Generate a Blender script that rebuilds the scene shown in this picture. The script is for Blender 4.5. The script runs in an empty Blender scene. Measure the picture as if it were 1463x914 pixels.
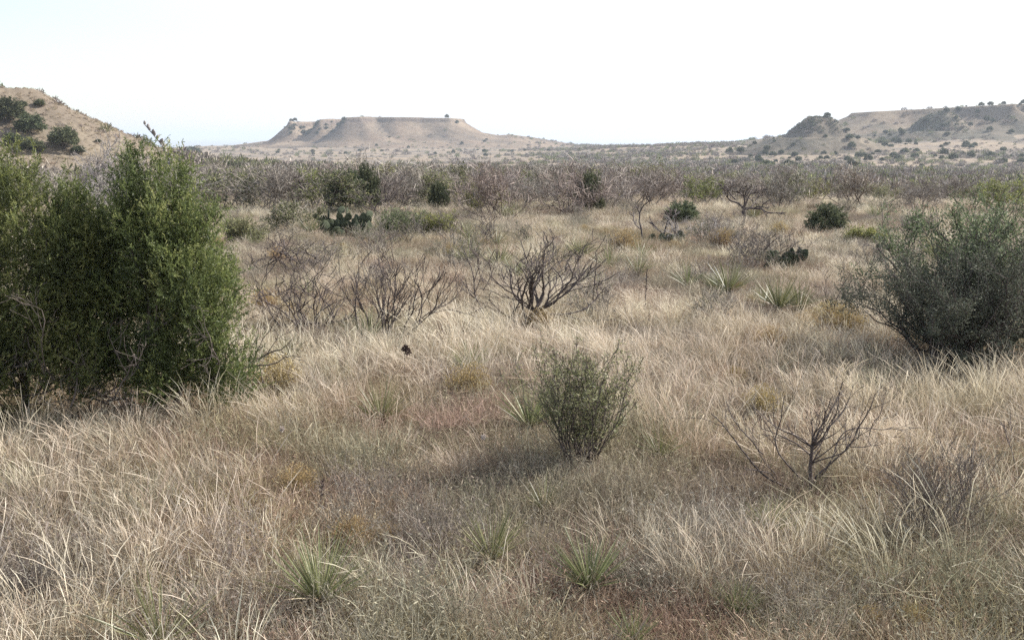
import bpy, math
import numpy as np
from mathutils import Vector, Matrix

R = math.radians
SC = bpy.context.scene
COL = SC.collection
CAM_H = 2.4
PITCH = R(10.0)
FPX, PW, PH = 1500.0, 1463.0, 914.0
SUN_AZ, SUN_EL = R(66), R(37)

# ------------------------------------------------------------------ noise and terrain
def _hash(ix, iy, s):
    h = (ix.astype(np.int64) * 374761393 + iy.astype(np.int64) * 668265263 + s * 1442695041) & 0xffffffff
    h = ((h ^ (h >> 13)) * 1274126177) & 0xffffffff
    return ((h ^ (h >> 16)) & 0xffff) / 65535.0

def vnoise(x, y, s=0):
    x = np.asarray(x, float); y = np.asarray(y, float)
    ix = np.floor(x); iy = np.floor(y)
    fx = x - ix; fy = y - iy
    fx = fx * fx * (3 - 2 * fx); fy = fy * fy * (3 - 2 * fy)
    a = _hash(ix, iy, s); b = _hash(ix + 1, iy, s); c = _hash(ix, iy + 1, s); d = _hash(ix + 1, iy + 1, s)
    return (a * (1 - fx) + b * fx) * (1 - fy) + (c * (1 - fx) + d * fx) * fy

def fbm(x, y, s=0, o=4):
    t = 0; a = .5
    for i in range(o):
        t = t + a * (vnoise(x, y, s + i * 17) - .5); x = x * 2.03 + 5.1; y = y * 2.03 + 1.7; a *= .5
    return t

def smooth(a, b, t):
    t = np.clip((t - a) / (b - a), 0, 1)
    return t * t * (3 - 2 * t)

def poly_sd(px, py, poly):
    P = np.array(poly, float); d = np.full(px.shape, 1e18); ins = np.zeros(px.shape, bool)
    n = len(P)
    for i in range(n):
        a = P[i]; b = P[(i + 1) % n]; e = b - a
        wx = px - a[0]; wy = py - a[1]
        t = np.clip((wx * e[0] + wy * e[1]) / (e @ e), 0, 1)
        d = np.minimum(d, (wx - e[0] * t) ** 2 + (wy - e[1] * t) ** 2)
        c = ((a[1] <= py) & (b[1] > py)) | ((b[1] <= py) & (a[1] > py))
        with np.errstate(divide='ignore', invalid='ignore'):
            xi = a[0] + (py - a[1]) / (e[1] if e[1] else 1e-9) * e[0]
        ins ^= c & (px < xi)
    return np.where(ins, -1, 1) * np.sqrt(d)

RAD = [0, 37, 60, 90, 120, 180, 250, 380, 500, 800, 1000, 1200, 1500, 2000, 3000]
HGT = [0, 0, -.95, -2.0, -3.1, -4.6, -6.0, -8.6, -10.5, -11.0, -10.2, -14, -28, -55, -80]
HGL = [0, 0, -.35, -.75, -.95, -1.0, -4.6, -8.5, -11, -12, -12.5, -15, -28, -55, -80]
def ground_z(x, y):
    x = np.asarray(x, float); y = np.asarray(y, float)
    r = np.hypot(x, y)
    w = smooth(-.42, -.06, x / np.maximum(y, 1.0))
    z = np.interp(r, RAD, HGT) * w + np.interp(r, RAD, HGL) * (1 - w)
    z = z + fbm(x / 2.2, y / 2.2, 3, 3) * .10 * smooth(2, 6, r) + fbm(x / 14, y / 14, 9, 3) * .22 * smooth(12, 40, r)
    z = z + fbm(x / 70, y / 55, 12, 4) * 4.2 * smooth(95, 330, r)
    # low rise towards the ridge beyond the valley on one side
    sd = poly_sd(x, y, RIDGE) + fbm(x / 60, y / 60, 31, 4) * 40
    t = np.clip(1 - np.maximum(sd, 0) / 280, 0, 1)
    z = z + 14.0 * t ** 1.7 * smooth(120, 300, y)
    sd = poly_sd(x, y, MESA)
    t = np.clip(1 - np.maximum(sd, 0) / 300, 0, 1)
    return z + 5.5 * t ** 1.8

MESA = [(-192, 912), (-184, 886), (-172, 918), (-164, 920), (-158, 878), (-146, 918), (-139, 915), (-134, 858), (-122, 862), (-112, 884), (-96, 880), (-76, 888), (-52, 890),
        (-42, 910), (-44, 960), (-70, 1010), (-120, 1020), (-170, 990), (-188, 950)]
RIDGE = [(197, 624), (199, 594), (222, 598), (240, 582), (252, 538), (262, 570), (272, 574), (284, 548), (292, 560), (320, 520), (352, 535), (420, 480),
         (620, 470), (640, 800), (330, 800), (262, 700)]
LEFTH = [(-60, 134), (-57.0, 129), (-62, 125), (-74, 123), (-92, 121), (-130, 118), (-160, 120), (-160, 190), (-110, 200), (-72, 170)]
def hill(x, y, poly, top, base, W, ex, nz, ns, seed, slope=(0, 0), dip=6.0, cap=.0):
    sd = poly_sd(x, y, poly) + fbm(x / ns, y / ns, seed, 4) * nz
    t = np.clip(sd / W, 0, 1)
    prof = (1 - t) ** ex
    capd = smooth(0, .05, t) * cap
    tz = top + slope[0] * x + slope[1] * y
    z = base + (tz - base) * np.clip(prof - capd * (1 - t), 0, 1) - dip * np.maximum((sd - W) / W, 0)
    z = z + fbm(x / (ns * .45), y / (ns * .45), seed + 5, 4) * (top - base) * .055 * smooth(0, .3, t) * smooth(1.15, .8, t)
    return z
def mesa_z(x, y):  return hill(x, y, MESA, 15.6, -4.0, 25 + 13 * smooth(-122, -96, x), 1.3, 4.5, 26, 41, (-.004 * 0, 0), 4, .10) - 1.9 * smooth(-150, -172, x)  - .5 * smooth(-120, -150, x) + 1.1 * np.exp(-((x + 105) / 45) ** 2) + fbm(x / 13, y / 13, 47, 3) * .9
def skirt_z(x, y):
    z = np.interp(x, [-330, -245, -208, -190, -60, -30, -12, 0, 18, 38, 80], [-13, -6.8, -2.2, 2.5, 6.5, 4.6, 2.0, 2.5, .2, -3.2, -11]) + fbm(x / 22, y / 22, 15, 4) * 1.6
    return z - np.abs(y - 938) * .085 - 3 * smooth(90, 140, np.abs(y - 938))
def knob_z(x, y):
    r = np.hypot((x - 217) * .85, y - 540) + fbm(x / 9, y / 9, 72, 4) * 5
    return 4.0 + 9.8 * np.clip(1 - np.clip((r - 3.0) / 12, 0, 1), 0, 1) ** 1.05 - 6 * np.maximum((r - 18) / 12, 0)
def ridge_z(x, y): return hill(x, y, RIDGE, 4.95, 2.5, 34 - 11 * smooth(22, 6, np.abs(x - 252)), 1.25, 6, 45, 61, (.05, 0), 5, .08)
def cone_z(x, y):
    px, py = x - 134.5, y - 470
    r = np.hypot(px * .85, py) + fbm(x / 9, y / 9, 71, 4) * 5
    z = 1.0 + 9.0 * np.clip(1 - np.clip((r - 3.4) / 10, 0, 1), 0, 1) ** 1.05
    return z - 6 * np.maximum((r - 17) / 12, 0)
def left_z(x, y):  return hill(x, y, LEFTH, 7.8, -1.4, 18.5, 1.12, 1.5, 9, 81, (0, 0), 2.5, .05) + fbm(x / 4, y / 4, 90, 3) * .35
HILLS = [mesa_z, skirt_z, knob_z, ridge_z, cone_z, left_z]
def height(x, y):
    z = ground_z(x, y)
    for h in HILLS: z = np.maximum(z, h(np.asarray(x, float), np.asarray(y, float)))
    return z
def hz(x, y): return float(height(np.array([x]), np.array([y]))[0])

def ray(px, py):
    u = (px - PW / 2) / FPX; v = -(py - PH / 2) / FPX
    c, s = math.cos(PITCH), math.sin(PITCH)
    return np.array([u, c + v * s, -s + v * c])
TT = np.concatenate([np.linspace(2, 60, 600), np.geomspace(60.2, 3000, 900)])
def at(px, py):
    """where the sight line of a photo point meets the ground: used once to survey the plants' places"""
    d = ray(px, py); P = d[None] * TT[:, None]; P[:, 2] += CAM_H
    below = P[:, 2] < height(P[:, 0], P[:, 1])
    i = int(np.argmax(below)) if below.any() else len(TT) - 1
    x, y = P[i, 0], P[i, 1]
    return np.array([x, y, hz(x, y)])

# ------------------------------------------------------------------ materials
def nodes(m):
    m.use_nodes = True; nt = m.node_tree; nt.nodes.clear(); return nt
RAMP_IN = []
def ramp(nt, stops, inp):
    r = nt.nodes.new('ShaderNodeValToRGB'); e = r.color_ramp.elements
    while len(e) < len(stops): e.new(.5)
    for k, (p, c) in zip(e, stops): k.position = p; k.color = (*c, 1)
    RAMP_IN.append(r.inputs[0])
    if inp is not None: nt.links.new(inp, r.inputs[0])
    return r.outputs[0]
def leaf_mat(name, stops, trans=.3, rough=.6, spec=.25, vary=.25, inst=None, hue=.02):
    """stops colour each leaf by its own 'tone'; inst: a second ramp mixed by the tuft's 'patch'"""
    m = bpy.data.materials.new(name); nt = nodes(m); N = nt.nodes; L = nt.links
    a = N.new('ShaderNodeAttribute'); a.attribute_name = 'tone'
    c = ramp(nt, stops, a.outputs['Fac'])
    if inst:
        b = N.new('ShaderNodeAttribute'); b.attribute_name = 'patch'; b.attribute_type = 'INSTANCER'
        c2 = ramp(nt, inst, a.outputs['Fac'])
        mx = N.new('ShaderNodeMix'); mx.data_type = 'RGBA'
        L.new(b.outputs['Fac'], mx.inputs[0]); L.new(c, mx.inputs[6]); L.new(c2, mx.inputs[7]); c = mx.outputs[2]
    o = N.new('ShaderNodeObjectInfo')
    hs = N.new('ShaderNodeHueSaturation')
    mr = N.new('ShaderNodeMapRange'); mr.inputs[3].default_value = 1 - vary; mr.inputs[4].default_value = 1 + vary
    L.new(o.outputs['Random'], mr.inputs[0]); L.new(mr.outputs[0], hs.inputs['Value'])
    ma = N.new('ShaderNodeMath'); ma.operation = 'MULTIPLY'; ma.inputs[1].default_value = 7.31; L.new(o.outputs['Random'], ma.inputs[0])
    fr = N.new('ShaderNodeMath'); fr.operation = 'FRACT'; L.new(ma.outputs[0], fr.inputs[0])
    mh = N.new('ShaderNodeMapRange'); mh.inputs[3].default_value = .5 - hue; mh.inputs[4].default_value = .5 + hue
    L.new(fr.outputs[0], mh.inputs[0]); L.new(mh.outputs[0], hs.inputs['Hue']); L.new(c, hs.inputs['Color']); c = hs.outputs[0]
    p = N.new('ShaderNodeBsdfPrincipled'); p.inputs['Roughness'].default_value = rough; p.inputs['Specular IOR Level'].default_value = spec
    L.new(c, p.inputs['Base Color'])
    t = N.new('ShaderNodeBsdfTranslucent'); L.new(c, t.inputs[0])
    ms = N.new('ShaderNodeMixShader'); ms.inputs[0].default_value = trans
    L.new(p.outputs[0], ms.inputs[1]); L.new(t.outputs[0], ms.inputs[2])
    out = N.new('ShaderNodeOutputMaterial'); L.new(ms.outputs[0], out.inputs[0])
    return m
def bark_mat(name, a, b, scale=30):
    m = bpy.data.materials.new(name); nt = nodes(m); N = nt.nodes; L = nt.links
    tc = N.new('ShaderNodeTexCoord'); n = N.new('ShaderNodeTexNoise'); n.inputs['Scale'].default_value = scale; n.inputs['Detail'].default_value = 5
    L.new(tc.outputs['Object'], n.inputs['Vector'])
    c = ramp(nt, [(.3, a), (.7, b)], n.outputs['Fac'])
    p = N.new('ShaderNodeBsdfPrincipled'); p.inputs['Roughness'].default_value = .85; p.inputs['Specular IOR Level'].default_value = .2
    L.new(c, p.inputs['Base Color'])
    bp = N.new('ShaderNodeBump'); bp.inputs['Strength'].default_value = .5; bp.inputs['Distance'].default_value = .01
    L.new(n.outputs['Fac'], bp.inputs['Height']); L.new(bp.outputs[0], p.inputs['Normal'])
    out = N.new('ShaderNodeOutputMaterial'); L.new(p.outputs[0], out.inputs[0]); return m
def land_mat(name, cols, scales=(.5, .06, .008), rock=None, bump=.3):
    """cols: soil, straw, dull brush tint; rock colours steep faces"""
    m = bpy.data.materials.new(name); nt = nodes(m); N = nt.nodes; L = nt.links
    g = N.new('ShaderNodeNewGeometry')
    def noise(s, d=6, off=0):
        mp = N.new('ShaderNodeMapping'); mp.inputs['Location'].default_value = (off, off * .7, off * .3); L.new(g.outputs['Position'], mp.inputs[0])
        n = N.new('ShaderNodeTexNoise'); n.inputs['Scale'].default_value = s; n.inputs['Detail'].default_value = d; n.inputs['Roughness'].default_value = .65
        L.new(mp.outputs[0], n.inputs['Vector']); return n.outputs['Fac']
    def mix(f, a, b):
        mx = N.new('ShaderNodeMix'); mx.data_type = 'RGBA'; L.new(f, mx.inputs[0]); L.new(a, mx.inputs[6]); L.new(b, mx.inputs[7]); return mx.outputs[2]
    k = lambda c, v: tuple(x * v for x in c)
    n1 = noise(scales[0]); n2 = noise(scales[1], 8, 11); n3 = noise(scales[2], 5, 37)
    soil = ramp(nt, [(.3, k(cols[0], .75)), (.7, k(cols[0], 1.2))], n1)
    straw = ramp(nt, [(.3, k(cols[1], .75)), (.7, k(cols[1], 1.15))], n1)
    dull = ramp(nt, [(.3, k(cols[2], .6)), (.7, k(cols[2], 1.3))], n1)
    f1 = ramp(nt, [(.42, (0, 0, 0)), (.58, (1, 1, 1))], n2)
    f2 = ramp(nt, [(.46, (0, 0, 0)), (.60, (1, 1, 1))], n3)
    c = mix(f2, mix(f1, soil, straw), dull)
    if rock:
        sx = N.new('ShaderNodeSeparateXYZ'); L.new(g.outputs['Normal'], sx.inputs[0])
        fr = ramp(nt, [(.55, (1, 1, 1)), (.80, (0, 0, 0))], sx.outputs[2])
        c = mix(fr, c, ramp(nt, [(.3, k(rock, .6)), (.7, k(rock, 1.2))], n1))
    p = N.new('ShaderNodeBsdfPrincipled'); p.inputs['Roughness'].default_value = .95; p.inputs['Specular IOR Level'].default_value = .05
    L.new(c, p.inputs['Base Color'])
    bp = N.new('ShaderNodeBump'); bp.inputs['Strength'].default_value = bump; bp.inputs['Distance'].default_value = .35 / scales[0]
    L.new(n1, bp.inputs['Height']); L.new(bp.outputs[0], p.inputs['Normal'])
    out = N.new('ShaderNodeOutputMaterial'); L.new(p.outputs[0], out.inputs[0]); return m

M = {}
M['ground'] = land_mat('dry_soil_and_litter', [(.17, .13, .098), (.27, .215, .15), (.14, .118, .096)], (6, .35, .03), bump=.4)
M['hill'] = land_mat('hill_grass', [(.15, .12, .09), (.19, .155, .112), (.11, .093, .074)], (1.2, .10, .03), (.22, .16, .12), .5)
M['mesa'] = land_mat('mesa_slope', [(.16, .118, .085), (.205, .158, .112), (.105, .085, .066)], (.35, .045, .012), (.10, .078, .068), .5)
M['ridge'] = land_mat('ridge_slope', [(.145, .112, .082), (.185, .148, .105), (.09, .082, .062)], (.35, .05, .014), (.085, .072, .06), .5)
M['plain'] = land_mat('plain_cover', [(.12, .11, .08), (.20, .17, .11), (.07, .075, .05)], (.02, .003, .0007), None, .1)
M['bark'] = bark_mat('mesquite_bark', (.045, .035, .032), (.12, .095, .085))
M['grey_bark'] = bark_mat('weathered_bark', (.16, .14, .13), (.34, .31, .29))
M['cedar_bark'] = bark_mat('juniper_bark', (.05, .04, .033), (.13, .105, .09))
M['juniper'] = leaf_mat('juniper_sprays', [(0, (.05, .064, .026)), (.5, (.122, .148, .05)), (.85, (.215, .235, .08)), (1, (.30, .30, .125))], .45, .5, .3, .0)
M['far_juniper'] = leaf_mat('distant_juniper', [(0, (.05, .06, .034)), (1, (.145, .155, .08))], .2, .7, .15, .2)
M['twig'] = leaf_mat('bare_twigs', [(0, (.12, .10, .086)), (.6, (.25, .215, .18)), (1, (.40, .352, .295))], .05, .8, .15, .22)
M['redtwig'] = leaf_mat('reddish_twigs', [(0, (.115, .09, .075)), (.6, (.245, .198, .165)), (1, (.38, .32, .27))], .05, .8, .15, .2)
M['thicket_leaf'] = leaf_mat('thicket_leaves', [(0, (.08, .09, .045)), (.6, (.17, .175, .085)), (1, (.28, .27, .13))], .3, .7, .15, .25)
M['lime_leaf'] = leaf_mat('yellow_green_leaves', [(0, (.10, .11, .035)), (1, (.26, .26, .09))], .35, .7, .15, .15)
M['green_leaf'] = leaf_mat('green_broom_leaves', [(0, (.08, .092, .04)), (.6, (.175, .19, .085)), (1, (.30, .30, .15))], .35, .55, .3, .0)
M['grey_leaf'] = leaf_mat('grey_green_leaves', [(0, (.058, .064, .044)), (.6, (.09, .098, .068)), (1, (.13, .14, .098))], .2, .75, .12, .1)
M['sage_leaf'] = leaf_mat('pale_sage_leaves', [(0, (.075, .092, .045)), (1, (.19, .215, .11))], .3, .7, .2, .1)
M['yucca'] = leaf_mat('yucca_leaves', [(0, (.085, .095, .04)), (.6, (.155, .165, .07)), (1, (.28, .27, .13))], .25, .45, .4, .12)
M['dry'] = leaf_mat('dry_leaves', [(0, (.18, .13, .085)), (1, (.48, .40, .28))], .25, .7, .2, .12)
M['gold'] = leaf_mat('yellow_flower_tips', [(0, (.21, .15, .075)), (.6, (.33, .24, .105)), (1, (.45, .36, .18))], .3, .8, .1, .15, hue=.012)
M['pad'] = bark_mat('cactus_skin', (.03, .04, .024), (.085, .095, .055), 22)
M['seed'] = bark_mat('dark_seed_head', (.05, .03, .026), (.12, .08, .065), 60)
M['fluff'] = leaf_mat('pale_fluff', [(0, (.45, .38, .33)), (1, (.75, .68, .62))], .3, .8, .1, .1)
M['straw'] = leaf_mat('straw_blades', [(0, (.24, .175, .105)), (.5, (.50, .42, .29)), (1, (.78, .71, .56))], .38, .6, .3, .18,
                      [(0, (.20, .132, .08)), (.5, (.37, .285, .19)), (1, (.62, .53, .41))], .02)
M['low'] = leaf_mat('low_tangle', [(0, (.15, .102, .064)), (.5, (.30, .225, .145)), (1, (.50, .41, .28))], .25, .8, .15, .25,
                    [(0, (.14, .11, .083)), (.5, (.26, .215, .16)), (1, (.44, .38, .285))], .035)
M['weed'] = leaf_mat('grey_weeds', [(0, (.135, .11, .095)), (.5, (.25, .21, .175)), (1, (.42, .375, .31))], .25, .8, .15, .25,
                     [(0, (.13, .122, .075)), (.5, (.24, .225, .145)), (1, (.42, .395, .27))], .02)

# ------------------------------------------------------------------ mesh building
class MB:
    def __init__(s): s.V = []; s.F = []; s.T = []; s.n = 0
    def add(s, V, F, T=None):
        V = np.asarray(V, float).reshape(-1, 3); F = np.asarray(F, np.int64).reshape(-1, 4)
        T = np.full(len(V), .5) if T is None else np.broadcast_to(np.asarray(T, float), (len(V),))
        s.V.append(V); s.F.append(F + s.n); s.T.append(T); s.n += len(V)
    def mesh(s, name, mat, smooth_=False):
        V = np.concatenate(s.V); F = np.concatenate(s.F); T = np.concatenate(s.T)
        me = bpy.data.meshes.new(name)
        me.vertices.add(len(V)); me.vertices.foreach_set('co', V.astype(np.float32).ravel())
        me.loops.add(F.size); me.loops.foreach_set('vertex_index', F.astype(np.int32).ravel())
        me.polygons.add(len(F)); me.polygons.foreach_set('loop_start', np.arange(0, F.size, 4, dtype=np.int32))
        me.update(calc_edges=True)
        at_ = me.attributes.new('tone', 'FLOAT', 'POINT'); at_.data.foreach_set('value', T.astype(np.float32))
        if smooth_: me.polygons.foreach_set('use_smooth', np.ones(len(F), bool))
        me.materials.append(mat); me.update()
        return me
    def build(s, name, mat, parent=None, smooth_=False):
        return link(name, s.mesh(name, mat, smooth_), parent)
def link(name, me, parent=None):
    o = bpy.data.objects.new(name, me); COL.objects.link(o)
    if parent: o.parent = parent
    return o
def tag(o, label, cat=None, group=None, kind=None):
    o['label'] = label
    if cat: o['category'] = cat
    if group: o['group'] = group
    if kind: o['kind'] = kind
    return o
def empty(name, loc, rz, label, cat, group=None, scale=1):
    o = bpy.data.objects.new(name, None); COL.objects.link(o); o.empty_display_size = .1
    o.location = loc; o.rotation_euler = (0, 0, rz); o.scale = (scale,) * 3 if np.isscalar(scale) else scale
    return tag(o, label, cat, group)
def copy_thing(src, loc, rz, scale, label, group=None):
    c = src.copy(); COL.objects.link(c); c.location = loc; c.rotation_euler = (0, 0, rz); c.scale = (scale,) * 3 if np.isscalar(scale) else scale
    c['label'] = label
    if group: c['group'] = group
    for ch in src.children:
        k = ch.copy(); COL.objects.link(k); k.parent = c
    return c
def unit(v): return v / np.maximum(np.linalg.norm(v, axis=-1, keepdims=True), 1e-9)

def blades(mb, C, W, side, tone):
    """many ribbons at once: C (B,S,3) centre lines, W (B,S) widths, side (B,3), tone (B,) or (B,S)"""
    B, S, _ = C.shape
    off = side[:, None, :] * W[..., None] * .5
    V = np.stack([C - off, C + off], 2).reshape(-1, 3)
    b = np.arange(B)[:, None] * S * 2; s = np.arange(S - 1)[None] * 2
    i = (b + s).ravel()
    F = np.stack([i, i + 1, i + 3, i + 2], 1)
    T = tone if np.ndim(tone) == 2 else np.repeat(np.asarray(tone)[:, None], S, 1)
    mb.add(V, F, np.repeat(T.ravel(), 2))
def tube(mb, P, rad, sides=5, tone=.5):
    P = np.asarray(P, float); n = len(P)
    d = unit(np.gradient(P, axis=0))
    ref = np.array([.31, .17, .93]) if abs(d[0] @ np.array([.31, .17, .93])) < .9 else np.array([1., 0, 0])
    u = unit(np.cross(d, ref)); v = np.cross(d, u)
    a = np.linspace(0, 2 * np.pi, sides, endpoint=False)
    V = P[:, None] + (u[:, None] * np.cos(a)[None, :, None] + v[:, None] * np.sin(a)[None, :, None]) * np.asarray(rad)[:, None, None]
    i = np.arange(n - 1)[:, None] * sides; k = np.arange(sides)[None]; k2 = (k + 1) % sides
    F = np.stack([i + k, i + k2, i + sides + k2, i + sides + k], -1).reshape(-1, 4)
    mb.add(V.reshape(-1, 3), F, tone)
def grow(g, p, d, L, r, lev, out, zig=.28, up=.12, ch=(3, 5), ratio=.6, ang=(.5, 1.0), seg=.07, taper=.4, lo=.25):
    n = max(3, int(L / seg)); P = [np.array(p, float)]; D = []
    d = unit(np.array(d, float))
    for i in range(n):
        d = unit(d + g.normal(0, zig, 3) + np.array([0, 0, up])); D.append(d); P.append(P[-1] + d * L / n)
    P = np.array(P); rad = r * np.linspace(1, taper if lev > 0 else .25, n + 1)
    out.append((lev, P, rad))
    if lev > 0:
        for _ in range(g.integers(ch[0], ch[1] + 1)):
            t = g.uniform(lo, 1); k = min(n - 1, int(t * n))
            q = g.normal(0, 1, 3); q = unit(q - D[k] * (q @ D[k])); a = g.uniform(*ang)
            grow(g, P[k + 1], D[k] * math.cos(a) + q * math.sin(a), L * ratio * g.uniform(.7, 1.25) * (1.15 - .5 * t), rad[k + 1] * .72, lev - 1, out, zig, up, ch, ratio, ang, seg, taper, lo)
def tubes(mb, out, tone=.5, rmin=.0):
    for lev, P, rad in out: tube(mb, P, np.maximum(rad, rmin), 6 if rad[0] > .012 else (4 if rad[0] > .005 else 3), tone)
def leaves_on(g, mb, out, n, size, spread, width=.35, levs=(0, 1), upw=.3):
    """n small leaves scattered along the twigs of out"""
    Ls = [(P, np.linalg.norm(np.diff(P, axis=0), axis=1).sum()) for lev, P, rad in out if lev in levs]
    w = np.array([l for _, l in Ls]); idx = g.choice(len(Ls), n, p=w / w.sum())
    t = g.uniform(.15, 1, n)
    pos = np.empty((n, 3))
    for i in np.unique(idx):
        P = Ls[i][0]; s = np.nonzero(idx == i)[0]; f = t[s] * (len(P) - 1)
        k = np.minimum(f.astype(int), len(P) - 2); pos[s] = P[k] + (P[k + 1] - P[k]) * (f - k)[:, None]
    pos += g.normal(0, spread, (n, 3))
    d = unit(g.normal(0, 1, (n, 3)) + np.array([0, 0, upw])); L = size * g.uniform(.6, 1.4, n)
    side = unit(np.cross(d, g.normal(0, 1, (n, 3))))
    C = np.stack([pos, pos + d * L[:, None] * .5, pos + d * L[:, None]], 1)
    W = np.stack([L * width * .4, L * width, L * width * .15], 1)
    blades(mb, C, W, side, g.uniform(0, 1, n))

# ------------------------------------------------------------------ the land
def sheet(name, X, Y, Z, mat, label):
    n, m = X.shape; mb = MB()
    i = (np.arange(n - 1)[:, None] * m + np.arange(m - 1)[None]).ravel()
    mb.add(np.stack([X, Y, Z], -1), np.stack([i, i + 1, i + m + 1, i + m], 1))
    return tag(mb.build(name, mat, None, True), label, None, None, 'structure')
th = np.linspace(-math.pi, math.pi, 481); rr = np.concatenate([[.05, .7], np.geomspace(1.4, 2600, 260)])
A, Q = np.meshgrid(th, rr); X, Y = Q * np.sin(A), Q * np.cos(A)
sheet('ground', X, Y, ground_z(X, Y), M['ground'], 'dry grassland floor dropping into a wide brushy valley')
rr = np.geomspace(1900, 21000, 60)
A, Q = np.meshgrid(np.linspace(-math.pi, math.pi, 181), rr); X, Y = Q * np.sin(A), Q * np.cos(A)
sheet('plain', X, Y, -66 + fbm(X / 900, Y / 900, 5, 3) * 10, M['plain'], 'flat pale blue plain stretching to the far horizon')
def patch(name, fn, x0, x1, y0, y1, step, mat, label, m=0):
    X, Y = np.meshgrid(np.arange(x0, x1, step), np.arange(y0, y1, step)); sheet(name, X, Y, fn(X, Y), mat, label)
patch('mesa', lambda x, y: np.maximum(mesa_z(x, y), skirt_z(x, y)), -330, 100, 760, 1110, 1.6, M['mesa'], 'flat topped mesa standing alone beyond the valley')
patch('ridge', lambda x, y: np.maximum(ridge_z(x, y), knob_z(x, y)), 100, 640, 420, 820, 2.0, M['ridge'], 'long level topped ridge with bushy gullied slopes')
patch('cone_hill', cone_z, 96, 182, 420, 520, .9, M['ridge'], 'small cone shaped hill at the end of the long ridge')
patch('hill', left_z, -185, -22, 62, 235, .8, M['hill'], 'steep straw coloured hillside dotted with dark junipers')

# ------------------------------------------------------------------ ground cover scattered over the land
def stuff_scatter(name, label, variants, P, rot, scl, pat, idx):
    me = bpy.data.meshes.new(name); me.vertices.add(len(P)); me.vertices.foreach_set('co', P.astype(np.float32).ravel())
    for k, v, ty in (('rot', rot, 'FLOAT_VECTOR'), ('scl', scl, 'FLOAT'), ('patch', pat, 'FLOAT'), ('pick', idx, 'INT')):
        a = me.attributes.new(k, ty, 'POINT')
        if ty == 'FLOAT_VECTOR': a.data.foreach_set('vector', v.astype(np.float32).ravel())
        else: a.data.foreach_set('value', v.astype(np.int32 if ty == 'INT' else np.float32))
    me.update()
    o = tag(link(name, me), label, None, None, 'stuff')
    col = bpy.data.collections.new(name + '_kinds')
    for i, v in enumerate(variants): col.objects.link(bpy.data.objects.new('%s_kind_%02d' % (name, i), v))
    nt = bpy.data.node_groups.new(name + '_scatter', 'GeometryNodeTree')
    nt.interface.new_socket('Geometry', in_out='INPUT', socket_type='NodeSocketGeometry')
    nt.interface.new_socket('Geometry', in_out='OUTPUT', socket_type='NodeSocketGeometry')
    N = nt.nodes; L = nt.links
    gi = N.new('NodeGroupInput'); go = N.new('NodeGroupOutput')
    ci = N.new('GeometryNodeCollectionInfo'); ci.inputs[0].default_value = col; ci.inputs['Separate Children'].default_value = True
    ip = N.new('GeometryNodeInstanceOnPoints'); ip.inputs['Pick Instance'].default_value = True
    def attr(k, ty):
        n = N.new('GeometryNodeInputNamedAttribute'); n.data_type = ty; n.inputs[0].default_value = k; return n.outputs[0]
    L.new(gi.outputs[0], ip.inputs['Points']); L.new(ci.outputs[0], ip.inputs['Instance'])
    L.new(attr('pick', 'INT'), ip.inputs['Instance Index']); L.new(attr('rot', 'FLOAT_VECTOR'), ip.inputs['Rotation']); L.new(attr('scl', 'FLOAT'), ip.inputs['Scale'])
    L.new(ip.outputs[0], go.inputs[0])
    md = o.modifiers.new('scatter', 'NODES'); md.node_group = nt
    return o

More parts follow.
